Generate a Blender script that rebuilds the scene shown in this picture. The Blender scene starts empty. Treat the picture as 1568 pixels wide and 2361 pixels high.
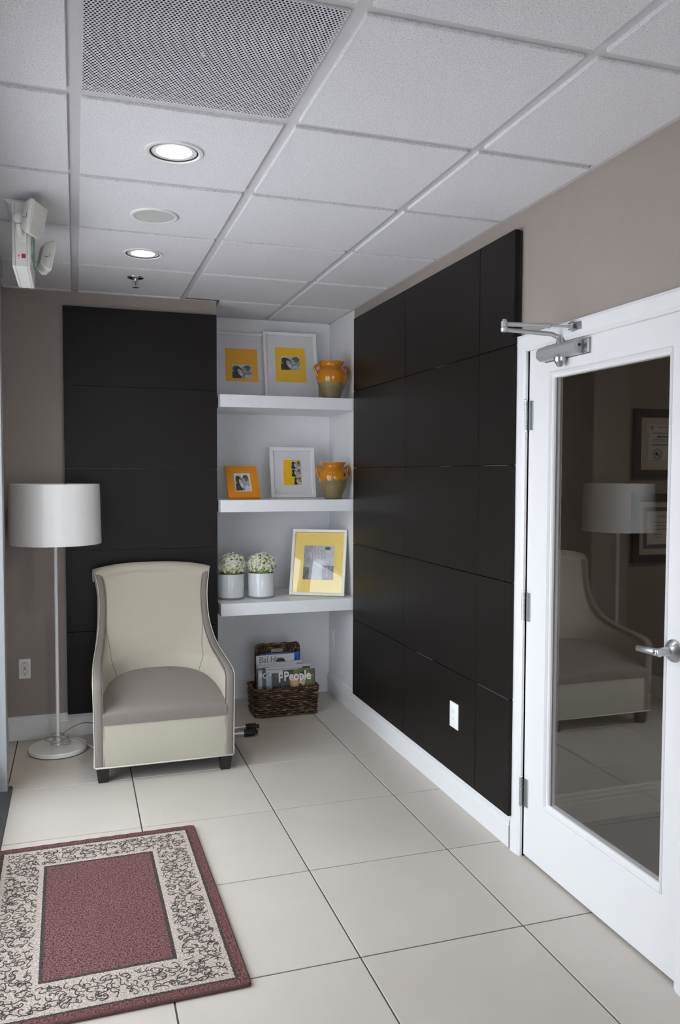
import bpy, bmesh, math, random
from mathutils import Vector, Matrix, noise
PI = math.pi
sc = bpy.context.scene
COL = sc.collection
random.seed(7)

# ------------------------------------------------------------------ camera
CAM = Vector((-1.6473, -3.9645, 1.4926)); YAW, PITCH, ROLL, FPX = 0.3165, -0.0466, 0.0029, 1862.6
cd = bpy.data.cameras.new('camera'); co = bpy.data.objects.new('camera', cd); COL.objects.link(co)
cd.sensor_fit = 'VERTICAL'; cd.sensor_height = 36.0; cd.lens = FPX * 36.0 / 2361.0; cd.clip_start = 0.05
f_ = Vector((math.sin(YAW) * math.cos(PITCH), math.cos(YAW) * math.cos(PITCH), math.sin(PITCH)))
r_ = Vector((math.cos(YAW), -math.sin(YAW), 0)); u_ = r_.cross(f_)
r2 = r_ * math.cos(ROLL) + u_ * math.sin(ROLL); u2 = -r_ * math.sin(ROLL) + u_ * math.cos(ROLL)
M = Matrix((r2, u2, -f_)).transposed().to_4x4(); M.translation = CAM
co.matrix_world = M
sc.camera = co

HC = 2.502          # ceiling height
YF = -6.5           # wall behind the camera

# ------------------------------------------------------------------ daylight
w = bpy.data.worlds.new('sky'); sc.world = w; w.use_nodes = True
bg = w.node_tree.nodes['Background']; bg.inputs[0].default_value = (0.84, 0.925, 1.03, 1); bg.inputs[1].default_value = 8.5
sd = bpy.data.lights.new('sun', 'SUN'); sd.energy = 26.0; sd.angle = 0.009; sd.color = (1.0, 0.97, 0.92)
so = bpy.data.objects.new('sun', sd); COL.objects.link(so)
so.rotation_euler = Vector((-0.22, 0.25, -1.0)).to_track_quat('-Z', 'Y').to_euler()   # high sun from behind the building


def portal(name, loc, rot, sx, sy):
    d = bpy.data.lights.new(name, 'AREA'); d.shape = 'RECTANGLE'; d.size = sx; d.size_y = sy
    d.cycles.is_portal = True
    o = bpy.data.objects.new(name, d); COL.objects.link(o); o.location = loc; o.rotation_euler = rot


portal('daylight_portal_left', (-2.16, -1.07, 1.12), (0, -PI / 2, 0), 2.24, 2.3)
portal('daylight_portal_front', (-1.0, YF - 0.16, 1.12), (PI / 2, 0, 0), 1.9, 2.2)

vs = sc.view_settings
vs.view_transform = 'Standard'; vs.look = 'None'; vs.gamma = 1.0; vs.use_curve_mapping = False
vs.exposure = -0.38
sc.cycles.use_denoising = True
sc.cycles.max_bounces = 9; sc.cycles.diffuse_bounces = 5; sc.cycles.transparent_max_bounces = 24
sc.cycles.sample_clamp_indirect = 6.0


XW = 0.0            # right wall plane
XL = -2.03          # left wall plane
YB = 0.84           # back wall plane
YN = 1.30           # niche back
XN = -0.845         # niche left side



# ------------------------------------------------------------------ materials
def srgb(r, g, b):
    f = lambda c: (c / 255 / 12.92) if c / 255 <= 0.04045 else ((c / 255 + 0.055) / 1.055) ** 2.4
    return (f(r), f(g), f(b), 1)


class N:
    """tiny node-tree helper"""
    def __init__(s, name):
        s.m = bpy.data.materials.new(name); s.m.use_nodes = True; s.t = s.m.node_tree
        s.b = s.t.nodes['Principled BSDF']; s.out = s.t.nodes['Material Output']

    def n(s, typ, ins=None, **kw):
        x = s.t.nodes.new(typ)
        for k, v in kw.items(): setattr(x, k, v)
        for k, v in (ins or {}).items(): s.put(x.inputs[k], v)
        return x

    def put(s, sock, v):
        if isinstance(v, bpy.types.NodeSocket): s.t.links.new(v, sock)
        elif isinstance(v, bpy.types.Node): s.t.links.new(v.outputs[0], sock)
        else: sock.default_value = v

    def math(s, op, a, b=0.0, c=0.0, clamp=False):
        x = s.n('ShaderNodeMath', {0: a, 1: b, 2: c}, operation=op); x.use_clamp = clamp; return x.outputs[0]

    def mix(s, f, a, b):
        x = s.n('ShaderNodeMix', data_type='RGBA'); s.put(x.inputs[0], f); s.put(x.inputs[6], a); s.put(x.inputs[7], b)
        return x.outputs[2]

    def ramp(s, f, stops, interp='LINEAR'):
        x = s.n('ShaderNodeValToRGB', {0: f}); e = x.color_ramp; e.interpolation = interp
        while len(e.elements) < len(stops): e.elements.new(0.5)
        for el, (p, c) in zip(e.elements, stops): el.position = p; el.color = c
        return x.outputs[0]

    def coord(s, scale=(1, 1, 1), which='Object'):
        tc = s.n('ShaderNodeTexCoord')
        mp = s.n('ShaderNodeMapping', {0: tc.outputs[which]}); mp.inputs['Scale'].default_value = scale
        return mp.outputs[0]

    def noise(s, vec, scale, detail=2.0, rough=0.5, dist=0.0):
        return s.n('ShaderNodeTexNoise', {'Vector': vec, 'Scale': scale, 'Detail': detail, 'Roughness': rough, 'Distortion': dist}).outputs[0]

    def bump(s, h, strength=0.2, dist=0.001):
        x = s.n('ShaderNodeBump', {'Height': h, 'Strength': strength, 'Distance': dist}); s.put(s.b.inputs['Normal'], x.outputs[0])

    def base(s, c, rough=0.5, metal=0.0, spec=None):
        s.put(s.b.inputs['Base Color'], c); s.put(s.b.inputs['Roughness'], rough); s.put(s.b.inputs['Metallic'], metal)
        if spec is not None: s.b.inputs['Specular IOR Level'].default_value = spec


def plain(name, c, rough=0.5, metal=0.0, var=0.04, scale=18.0, bump=0.0, bscale=300.0, bdist=0.0006, spec=None):
    """procedural paint / plastic / metal with slight tonal variation and fine relief"""
    x = N(name); v = x.coord()
    nz = x.noise(v, scale, 3.0)
    lo = tuple(k * (1 - var) for k in c[:3]) + (1,); hi = tuple(min(1, k * (1 + var)) for k in c[:3]) + (1,)
    x.base(x.mix(nz, lo, hi), rough, metal, spec)
    if bump: x.bump(x.noise(v, bscale, 2.0), bump, bdist)
    return x.m


MT = {}
MT['taupe_wall'] = plain('taupe_wall_paint', (0.300, 0.258, 0.232, 1), 0.6, bump=0.25, bscale=420)
MT['white_wall'] = plain('white_wall_paint', (0.78, 0.78, 0.79, 1), 0.6, bump=0.25, bscale=420)
MT['white_trim'] = plain('white_trim_paint', (0.765, 0.762, 0.762, 1), 0.38, var=0.015)
MT['shelf_white'] = plain('white_shelf_lacquer', (0.82, 0.83, 0.85, 1), 0.35)
MT['frame_white'] = plain('white_frame_paint', (0.76, 0.76, 0.74, 1), 0.4)
MT['frame_cream'] = plain('cream_frame_paint', (0.80, 0.77, 0.70, 1), 0.35)
MT['lamp_white'] = plain('white_enamel', (0.78, 0.78, 0.77, 1), 0.28)
MT['plastic'] = plain('white_plastic', (0.80, 0.80, 0.78, 1), 0.35)
MT['sign_plastic'] = plain('ivory_sign_plastic', (0.72, 0.72, 0.68, 1), 0.4)
MT['sign_seam'] = plain('sign_seam_grey', (0.22, 0.22, 0.21, 1), 0.6)
MT['tee'] = plain('grid_enamel', (0.56, 0.555, 0.565, 1), 0.5)
MT['cavity'] = plain('dark_plenum', (0.02, 0.02, 0.022, 1), 0.9)
MT['alu'] = plain('brushed_aluminium', (0.50, 0.52, 0.54, 1), 0.42, 0.85, var=0.06, bump=0.1, bscale=200)
MT['steel'] = plain('satin_steel', (0.46, 0.47, 0.48, 1), 0.30, 1.0, var=0.05)
MT['chrome'] = plain('polished_chrome', (0.75, 0.76, 0.78, 1), 0.10, 1.0, var=0.02)
MT['closer_grey'] = plain('closer_silver_paint', (0.46, 0.47, 0.48, 1), 0.38, 0.6)
MT['thresh'] = plain('dark_threshold_metal', (0.11, 0.12, 0.125, 1), 0.5, 0.5, var=0.2, scale=40)
MT['frame_alu'] = plain('grey_storefront_aluminium', (0.36, 0.375, 0.39, 1), 0.45, 0.3)
MT['black'] = plain('black_plastic', (0.012, 0.012, 0.013, 1), 0.45)
MT['black_frame'] = plain('black_frame_lacquer', (0.010, 0.009, 0.009, 1), 0.35)
MT['dark_slot'] = plain('dark_slot', (0.01, 0.01, 0.01, 1), 0.7)
MT['leg'] = plain('espresso_leg', (0.010, 0.008, 0.008, 1), 0.3)
MT['speaker_grille'] = plain('speaker_grille', (0.50, 0.50, 0.48, 1), 0.6, bump=0.4, bscale=900)
MT['red'] = plain('red_button', (0.45, 0.01, 0.015, 1), 0.35)
MT['green'] = plain('green_letter', (0.02, 0.30, 0.08, 1), 0.4)
MT['mat_white'] = plain('white_mat_board', (0.74, 0.74, 0.77, 1), 0.8, bump=0.1, bscale=600)
MT['mat_yellow'] = plain('yellow_mat_board', srgb(236, 190, 8), 0.8, bump=0.1, bscale=600)
MT['mat_gold'] = plain('amber_mat_board', srgb(240, 178, 20), 0.8, bump=0.1, bscale=600)
MT['mat_pale'] = plain('pale_yellow_mat_board', srgb(240, 214, 120), 0.8, bump=0.1, bscale=600)
MT['mat_cream'] = plain('cream_mat_board', (0.62, 0.56, 0.44, 1), 0.8)
MT['mat_slate'] = plain('slate_mat_board', (0.10, 0.12, 0.15, 1), 0.8)
MT['paper'] = plain('paper', (0.72, 0.72, 0.70, 1), 0.7)
MT['ink'] = plain('ink', (0.03, 0.03, 0.035, 1), 0.7)
MT['orange_frame'] = plain('amber_lacquer_frame', srgb(208, 134, 10), 0.3, var=0.12, scale=30)
MT['white_ink'] = plain('white_print', (0.80, 0.80, 0.80, 1), 0.5)
MT['concrete'] = plain('outdoor_concrete', (0.475, 0.48, 0.50, 1), 0.9, var=0.12, scale=2)
MT['roof'] = plain('roof_board', (0.3, 0.3, 0.3, 1), 0.9)
MT['cream_pipe'] = plain('cream_piping', (0.56, 0.53, 0.45, 1), 0.8)
MT['stitch'] = plain('taupe_piping', (0.15, 0.13, 0.115, 1), 0.8)
MT['silver_cord'] = plain('clear_silver_cord', (0.42, 0.42, 0.41, 1), 0.25, 0.3)
MT['office_white'] = plain('office_baseboard_paint', (0.7, 0.7, 0.68, 1), 0.4)


def carpet_mat():
    x = N('office_carpet'); v = x.coord()
    n = x.noise(v, 260, 3); x.base(x.mix(n, (0.035, 0.028, 0.024, 1), (0.085, 0.07, 0.06, 1)), 0.95); x.bump(n, 0.6, 0.003); return x.m


MT['carpet'] = carpet_mat()


def floor_tile_mat():
    x = N('porcelain_floor_tile'); tc = x.n('ShaderNodeTexCoord'); oi = x.n('ShaderNodeObjectInfo')
    off = x.n('ShaderNodeVectorMath', {0: tc.outputs['Object'], 1: x.n('ShaderNodeVectorMath', {0: oi.outputs['Location'], 1: (3.1, 2.3, 0)}, operation='MULTIPLY').outputs[0]}, operation='ADD').outputs[0]
    a = x.noise(off, 3.0, 4, 0.55); b = x.noise(off, 60, 3); c = x.noise(off, 700, 2)
    col = x.mix(a, (0.50, 0.455, 0.405, 1), (0.63, 0.59, 0.535, 1))
    col = x.mix(x.math('MULTIPLY', b, 0.35), col, (0.53, 0.49, 0.44, 1))
    col = x.mix(x.math('MULTIPLY', c, 0.25), col, (0.45, 0.40, 0.35, 1))
    x.base(col, x.math('ADD', 0.34, x.math('MULTIPLY', b, 0.12)), 0.0, 0.45); x.bump(c, 0.04, 0.0004); return x.m


MT['floor_tile'] = floor_tile_mat()
MT['grout'] = plain('grey_grout', (0.085, 0.082, 0.08, 1), 0.9)


def ceiling_mat():
    x = N('fissured_ceiling_board'); v = x.coord()
    a = x.noise(v, 260, 2, 0.6); p = x.ramp(a, [(0.36, (0, 0, 0, 1)), (0.46, (1, 1, 1, 1))])
    x.base(x.mix(p, (0.54, 0.535, 0.555, 1), (0.75, 0.745, 0.775, 1)), 0.92); x.bump(p, 0.5, 0.0012); return x.m


MT['ceiling_tile'] = ceiling_mat()


def perforated_mat():
    x = N('perforated_metal'); tc = x.n('ShaderNodeTexCoord'); sp = x.n('ShaderNodeSeparateXYZ', {0: tc.outputs['Object']})
    P = 0.0093
    def cell(ox, oy):
        u = x.math('SUBTRACT', x.math('FRACT', x.math('ADD', x.math('DIVIDE', sp.outputs[0], P), ox)), 0.5)
        v = x.math('SUBTRACT', x.math('FRACT', x.math('ADD', x.math('DIVIDE', sp.outputs[1], P * 1.732), oy)), 0.5)
        v = x.math('MULTIPLY', v, 1.732)
        return x.math('SQRT', x.math('ADD', x.math('MULTIPLY', u, u), x.math('MULTIPLY', v, v)))
    d = x.math('MINIMUM', cell(0.25, 0.25), cell(0.75, 0.75))
    hole = x.math('LESS_THAN', d, 0.315)
    x.base((0.66, 0.655, 0.70, 1), 0.5)
    tr = x.n('ShaderNodeBsdfTransparent'); mx = x.n('ShaderNodeMixShader', {0: hole, 1: x.b.outputs[0], 2: tr.outputs[0]})
    x.t.links.new(mx.outputs[0], x.out.inputs[0]); return x.m


MT['perforated'] = perforated_mat()


def wood_mat():
    x = N('espresso_wood_veneer'); v = x.coord((1.2, 1.2, 1)); v2 = x.coord((1.5, 1.5, 110))
    g = x.noise(v2, 2.2, 4, 0.6, 0.3); a = x.noise(v, 2.0, 2)
    col = x.mix(g, (0.0060, 0.0048, 0.0046, 1), (0.0130, 0.0104, 0.0096, 1))
    col = x.mix(x.math('MULTIPLY', a, 0.4), col, (0.013, 0.0095, 0.008, 1))
    x.base(col, x.math('ADD', 0.34, x.math('MULTIPLY', g, 0.12)), 0, 0.16); x.bump(g, 0.06, 0.0006); return x.m


MT['wood'] = wood_mat()
MT['wood_worn'] = plain('worn_panel_edge', (0.10, 0.09, 0.085, 1), 0.5, var=0.5, scale=60)


def fabric(name, c1, c2, scale=520, bump=0.5):
    x = N(name); v = x.coord()
    a = x.n('ShaderNodeTexWave', {'Vector': v, 'Scale': scale * 0.5, 'Distortion': 1.2, 'Detail': 1.0}, bands_direction='X').outputs[1]
    b = x.n('ShaderNodeTexWave', {'Vector': v, 'Scale': scale * 0.5, 'Distortion': 1.2, 'Detail': 1.0}, bands_direction='Z').outputs[1]
    n = x.noise(v, 300, 3); h = x.math('ADD', x.math('MULTIPLY', a, b), n)
    x.base(x.mix(x.math('MULTIPLY', h, 0.6), c1, c2), 0.85, 0, 0.25); x.bump(h, bump, 0.0005)
    x.b.inputs['Sheen Weight'].default_value = 0.15; return x.m


MT['cream_fabric'] = fabric('cream_linen', (0.385, 0.350, 0.275, 1), (0.50, 0.470, 0.385, 1))
MT['taupe_fabric'] = fabric('taupe_linen', (0.17, 0.145, 0.126, 1), (0.265, 0.236, 0.212, 1))


def glass_mat(name, tint=(1, 1, 1, 1), f0=0.045, power=4.2):
    x = N(name); lw = x.n('ShaderNodeLayerWeight', {'Blend': 0.5})
    f = x.math('ADD', f0, x.math('MULTIPLY', 1 - f0, x.math('POWER', lw.outputs['Facing'], power)))
    tr = x.n('ShaderNodeBsdfTransparent', {0: tint}); gl = x.n('ShaderNodeBsdfGlossy', {0: (1, 1, 1, 1), 'Roughness': 0.004})
    mx = x.n('ShaderNodeMixShader', {0: f, 1: tr.outputs[0], 2: gl.outputs[0]})
    x.t.links.new(mx.outputs[0], x.out.inputs[0]); return x.m


MT['glass'] = glass_mat('clear_glass', (0.975, 0.97, 0.965, 1), 0.072, 3.9)
MT['picture_glass'] = glass_mat('picture_glass', (0.99, 0.99, 0.99, 1), 0.03, 4.6)


def urn_mat(name, split, seed, chips):
    x = N(name); v = x.coord(); tc = x.n('ShaderNodeTexCoord'); sp = x.n('ShaderNodeSeparateXYZ', {0: tc.outputs['Object']})
    off = x.n('ShaderNodeVectorMath', {0: v, 1: (seed, seed * 1.7, 0)}, operation='ADD').outputs[0]
    n = x.noise(off, 16, 4, 0.6); big = x.noise(off, 7, 3)
    edge = x.math('ADD', sp.outputs[2], x.math('MULTIPLY', x.math('SUBTRACT', x.noise(off, 26, 4, 0.65), 0.5), 0.085))
    m = x.math('MULTIPLY', x.math('SUBTRACT', edge, split - 0.004), 170.0, clamp=True)
    org = x.mix(x.noise(off, 34, 4), srgb(178, 106, 14), srgb(208, 146, 38))
    org = x.mix(x.math('MULTIPLY', big, 0.45), org, srgb(150, 80, 18))
    clay = x.mix(x.noise(off, 22, 4), srgb(88, 80, 48), srgb(142, 124, 88))
    clay = x.mix(x.math('MULTIPLY', x.math('GREATER_THAN', big, 0.62), 0.55), clay, srgb(126, 82, 44))
    if chips:
        ch = x.math('GREATER_THAN', x.noise(off, 11, 3), 0.70); org = x.mix(ch, org, srgb(74, 58, 30))
    x.base(x.mix(m, clay, org), x.math('SUBTRACT', 0.45, x.math('MULTIPLY', m, 0.36)), 0, 0.5); x.bump(n, 0.3, 0.002); return x.m


MT['urn_a'] = urn_mat('amber_glaze_over_clay_a', 0.098, 3.0, False)
MT['urn_b'] = urn_mat('amber_glaze_over_clay_b', 0.118, 11.0, True)


def seagrass_mat():
    x = N('dark_seagrass'); v = x.coord((14, 14, 60)); n = x.noise(v, 1.6, 4, 0.65); n2 = x.noise(x.coord(), 55, 3)
    c = x.ramp(n, [(0.34, (0.006, 0.004, 0.003, 1)), (0.48, (0.035, 0.017, 0.008, 1)), (0.58, (0.12, 0.058, 0.022, 1)), (0.70, (0.40, 0.24, 0.11, 1))])
    x.base(c, 0.42); x.bump(n2, 0.5, 0.002); return x.m


MT['seagrass'] = seagrass_mat()


def vcol_mat(name, rough=0.55, spec=0.3, bump=0):
    x = N(name); a = x.n('ShaderNodeVertexColor', layer_name='print'); x.base(a.outputs[0], rough, 0, spec)
    if bump: x.bump(x.noise(x.coord(), 400, 2), bump, 0.0006)
    return x.m


MT['print'] = vcol_mat('printed_paper')
MT['print_gloss'] = vcol_mat('glossy_printed_cover', 0.25, 0.5)
MT['petal'] = vcol_mat('flower_petals', 0.6, 0.2)


def rug_mat(hx, hy):
    x = N('scroll_border_rug'); tc = x.n('ShaderNodeTexCoord'); sp = x.n('ShaderNodeSeparateXYZ', {0: tc.outputs['Object']}); v = tc.outputs['Object']
    d = x.math('MINIMUM', x.math('SUBTRACT', hx, x.math('ABSOLUTE', sp.outputs[0])), x.math('SUBTRACT', hy, x.math('ABSOLUTE', sp.outputs[1])))
    d = x.math('ADD', d, x.math('MULTIPLY', x.math('SUBTRACT', x.noise(v, 160, 2), 0.5), 0.006))
    fib = x.noise(v, 165, 3, 0.8); fib2 = x.noise(v, 110, 2, 0.6); soft = x.noise(v, 7, 3)
    fibr = x.ramp(fib, [(0.40, (0, 0, 0, 1)), (0.60, (1, 1, 1, 1))])
    bur = x.mix(fibr, (0.040, 0.014, 0.015, 1), (0.29, 0.155, 0.148, 1)); bur = x.mix(x.math('MULTIPLY', soft, 0.35), bur, (0.13, 0.045, 0.052, 1))
    edge = x.mix(fibr, (0.045, 0.018, 0.018, 1), (0.24, 0.115, 0.105, 1))
    dark = x.mix(fibr, (0.030, 0.023, 0.023, 1), (0.105, 0.085, 0.082, 1))
    bei = x.mix(fibr, (0.30, 0.248, 0.212, 1), (0.63, 0.545, 0.48, 1))
    c = x.mix(x.math('GREATER_THAN', d, 0.032), edge, dark)
    c = x.mix(x.math('GREATER_THAN', d, 0.042), c, bei)
    c = x.mix(x.math('GREATER_THAN', d, 0.190), c, dark)
    c = x.mix(x.math('GREATER_THAN', d, 0.202), c, bur)
    x.base(c, 0.95, 0, 0.1); x.bump(x.math('ADD', fib, fib2), 0.9, 0.004); return x.m


def emis(name, c, s):
    x = N(name); e = x.n('ShaderNodeEmission', {0: c, 1: s}); x.t.links.new(e.outputs[0], x.out.inputs[0]); return x.m


MT['lit_lens'] = emis('lit_downlight_lens', (1.0, 0.97, 0.86, 1), 9.0)
MT['led'] = emis('red_indicator', (1.0, 0.02, 0.12, 1), 1.2)


def prism_lens():
    x = N('ribbed_clear_lens'); v = x.coord((1, 160, 160)); w_ = x.n('ShaderNodeTexWave', {'Vector': v, 'Scale': 1.0}).outputs[1]
    x.base((0.74, 0.73, 0.69, 1), 0.15); x.bump(w_, 0.5, 0.001); return x.m


MT['lens'] = prism_lens()
MT['milk_glass'] = plain('white_cased_glass', (0.74, 0.77, 0.79, 1), 0.06, var=0.05)
MT['clear_base'] = plain('thick_clear_glass_base', (0.30, 0.33, 0.34, 1), 0.05, var=0.1)
MT['leaf_green'] = plain('green_stems', (0.20, 0.26, 0.06, 1), 0.6, var=0.3, scale=60)


# ------------------------------------------------------------------ mesh helpers
class MB:
    def __init__(s): s.bm = bmesh.new(); s.cols = {}

    def box(s, a, b, bev=0.0, seg=2):
        t = bmesh.new(); bmesh.ops.create_cube(t, size=1.0)
        for v in t.verts: v.co = Vector([(a[i] + b[i]) / 2 + v.co[i] * (b[i] - a[i]) for i in range(3)])
        if bev > 0: bmesh.ops.bevel(t, geom=t.edges[:], offset=bev, segments=seg, affect='EDGES', profile=0.6)
        return s._add(t)

    def _add(s, t, mat=None):
        if mat is not None: t.transform(mat)
        me = bpy.data.meshes.new('tmp'); t.to_mesh(me); t.free(); s.bm.from_mesh(me); bpy.data.meshes.remove(me); return s

    def faces(s, vs, fs):
        L = [s.bm.verts.new(v) for v in vs]
        for f in fs:
            try: s.bm.faces.new([L[i] for i in f])
            except ValueError: pass
        return s

    def grid(s, fn, nu, nv, close_u=False):
        vs = [fn(i / nu, j / nv) for j in range(nv + 1) for i in range(nu + (0 if close_u else 1))]
        W = nu if close_u else nu + 1; fs = []
        for j in range(nv):
            for i in range(nu):
                a = j * W + i; b = j * W + (i + 1) % W; fs.append((a, b, b + W, a + W))
        return s.faces(vs, fs)

    def tube(s, path, r, n=8, cap=True, closed=False, sx=1.0):
        P = [Vector(p) for p in path]; m = len(P); R = r if isinstance(r, (list, tuple)) else [r] * m
        vs, fs = [], []; up = Vector((0, 0, 1)); prev = None
        for i, p in enumerate(P):
            a = P[(i - 1) % m] if (closed or i) else p; b = P[(i + 1) % m] if (closed or i < m - 1) else p
            t = (b - a); t = t.normalized() if t.length > 1e-9 else Vector((0, 0, 1))
            if prev is None:
                q = up if abs(t.z) < 0.9 else Vector((1, 0, 0)); nrm = (q - t * q.dot(t)).normalized()
            else:
                nrm = (prev - t * prev.dot(t)); nrm = nrm.normalized() if nrm.length > 1e-6 else prev
            prev = nrm; bn = t.cross(nrm)
            for k in range(n):
                an = 2 * PI * k / n; vs.append(p + (nrm * math.cos(an) + bn * math.sin(an) * sx) * R[i])
        for i in range(m if closed else m - 1):
            for k in range(n):
                a = i * n + k; b = i * n + (k + 1) % n; c = ((i + 1) % m) * n; fs.append((a, b, c + (k + 1) % n, c + k))
        if cap and not closed: fs.append(tuple(range(n - 1, -1, -1))); fs.append(tuple((m - 1) * n + k for k in range(n)))
        return s.faces(vs, fs)

    def lathe(s, prof, n=32, c=(0, 0, 0), axis='z', cap=True):
        def pt(r, h, k):
            a = 2 * PI * k / n; x, y = r * math.cos(a), r * math.sin(a)
            v = {'z': (x, y, h), 'x': (h, x, y), 'y': (y, h, x), '-x': (-h, x, -y)}[axis]
            return Vector(v) + Vector(c)
        vs = [pt(r, h, k) for r, h in prof for k in range(n)]; fs = []
        for i in range(len(prof) - 1):
            for k in range(n): fs.append((i * n + k, i * n + (k + 1) % n, (i + 1) * n + (k + 1) % n, (i + 1) * n + k))
        if cap:
            if prof[0][0] > 1e-6: fs.append(tuple(range(n - 1, -1, -1)))
            if prof[-1][0] > 1e-6: fs.append(tuple((len(prof) - 1) * n + k for k in range(n)))
        return s.faces(vs, fs)

    def prism(s, poly, p0, axis_a, axis_b, ext):
        """polygon in (axis_a, axis_b) extruded by vector ext from p0"""
        A, B, E, P = Vector(axis_a), Vector(axis_b), Vector(ext), Vector(p0); n = len(poly)
        vs = [P + A * u + B * v for u, v in poly]; vs += [q + E for q in vs]
        fs = [tuple(range(n))[::-1], tuple(range(n, 2 * n))] + [(i, (i + 1) % n, n + (i + 1) % n, n + i) for i in range(n)]
        return s.faces(vs, fs)

    def xf(s, m): s.bm.transform(m); return s


def obj(name, mb, mat, parent=None, smooth=None, kind=None, label=None):
    me = bpy.data.meshes.new(name)
    bm = mb.bm; bmesh.ops.remove_doubles(bm, verts=bm.verts[:], dist=1e-6); bmesh.ops.recalc_face_normals(bm, faces=bm.faces[:])
    bm.to_mesh(me); bm.free()
    if isinstance(mat, str): mat = MT[mat]
    me.materials.append(mat)
    if smooth is not None:
        for p in me.polygons: p.use_smooth = True
        if smooth < 180: me.set_sharp_from_angle(angle=math.radians(smooth))
    o = bpy.data.objects.new(name, me); COL.objects.link(o)
    if parent: o.parent = parent
    if kind: o['kind'] = kind
    if label: o['label'] = label
    return o


def tag(o, label, cat, group=None, kind=None):
    o['label'] = label; o['category'] = cat
    if group: o['group'] = group
    if kind: o['kind'] = kind
    return o


def thing(name, label, cat, loc=(0, 0, 0), rot=(0, 0, 0), group=None):
    o = bpy.data.objects.new(name, None); COL.objects.link(o); o.location = loc; o.rotation_euler = rot
    o.empty_display_size = 0.1
    return tag(o, label, cat, group)


def struct(name, mb, mat, label=None, smooth=None):
    o = obj(name, mb, mat, None, smooth); o['kind'] = 'structure'
    if label: o['label'] = label
    return o


def share(name, src, parent, loc, rot=(0, 0, 0), scale=(1, 1, 1)):
    o = bpy.data.objects.new(name, src.data); COL.objects.link(o); o.parent = parent; o.location = loc; o.rotation_euler = rot; o.scale = scale
    return o


def text(name, body, size, mat, parent, loc, rot, ext=0.0004, shear=0.0, sx=1.0, align='LEFT', bold=0.0):
    c = bpy.data.curves.new(name, 'FONT'); c.body = body; c.size = size; c.extrude = ext; c.shear = shear; c.align_x = align; c.offset = bold; c.resolution_u = 3
    t = bpy.data.objects.new(name + '_c', c); COL.objects.link(t)
    dg = bpy.context.evaluated_depsgraph_get(); dg.update()
    me = bpy.data.meshes.new_from_object(t.evaluated_get(dg)); bpy.data.objects.remove(t); bpy.data.curves.remove(c)
    me.materials.clear(); me.materials.append(MT[mat])
    o = bpy.data.objects.new(name, me); COL.objects.link(o); o.parent = parent; o.location = loc; o.rotation_euler = rot; o.scale = (sx, 1, 1)
    return o


def painted(name, w_, h_, nx, ny, fn, mat, parent, loc, y=0.0, kind=None):
    """flat print: a w x h sheet in the local XZ plane facing -Y, coloured by fn(u,v)"""
    vs = [(-w_ / 2 + w_ * i / nx, y, h_ * j / ny) for j in range(ny + 1) for i in range(nx + 1)]
    fs = [(j * (nx + 1) + i, j * (nx + 1) + i + 1, (j + 1) * (nx + 1) + i + 1, (j + 1) * (nx + 1) + i) for j in range(ny) for i in range(nx)]
    me = bpy.data.meshes.new(name); me.from_pydata(vs, [], fs); me.materials.append(MT[mat])
    ca = me.color_attributes.new('print', 'FLOAT_COLOR', 'POINT')
    for k in range(len(vs)):
        i, j = k % (nx + 1), k // (nx + 1); ca.data[k].color = tuple(fn(i / nx, j / ny)) + (1.0,)
    o = bpy.data.objects.new(name, me); COL.objects.link(o); o.parent = parent; o.location = loc
    return o


def sm(a, b, x): t = max(0.0, min(1.0, (x - a) / (b - a))); return t * t * (3 - 2 * t)


def catmull(P, n):
    P = [Vector(p) for p in P]; out = []
    for i in range(len(P) - 1):
        a = P[max(i - 1, 0)]; b = P[i]; c = P[i + 1]; d = P[min(i + 2, len(P) - 1)]
        for k in range(n):
            t = k / n
            out.append(0.5 * ((2 * b) + (c - a) * t + (2 * a - 5 * b + 4 * c - d) * t * t + (3 * b - a - 3 * c + d) * t ** 3))
    out.append(P[-1]); return out


# ================================================================== the setting
# ---- floor: grout bed with every porcelain tile laid on it
FX = [-0.2525 + k * 0.57256 for k in range(-4, 2)]
FY = [0.628 + 0.57512 * k for k in range(-13, 3)]
floor = struct('floor', MB().box((-2.30, YF - 0.1, -0.10), (0.12, YN + 0.05, -0.0035)), 'grout', 'floor of large beige porcelain tiles with thin grey joints')
g = 0.0028
for i in range(len(FX) - 1):
    for j in range(len(FY) - 1):
        x0, x1 = max(FX[i], -2.05), min(FX[i + 1], 0.05 if -2.3 < FY[j] < -1.2 else 0.0); y0, y1 = max(FY[j], YF), FY[j + 1]
        if x1 - x0 < 0.01 or y1 - y0 < 0.01: continue
        y1 = min(y1, YN)
        if y1 - y0 < 0.01: continue
        if y0 >= YB and x1 <= XN: continue
        cx, cy = (x0 + x1) / 2, (y0 + y1) / 2; hx, hy = (x1 - x0) / 2 - g, (y1 - y0) / 2 - g
        dz = random.uniform(-0.0003, 0.0)
        t = obj('floor_tile', MB().box((-hx, -hy, -0.009), (hx, hy, 0.0), 0.0012, 1), 'floor_tile', floor); t.location = (cx, cy, dz)

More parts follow.
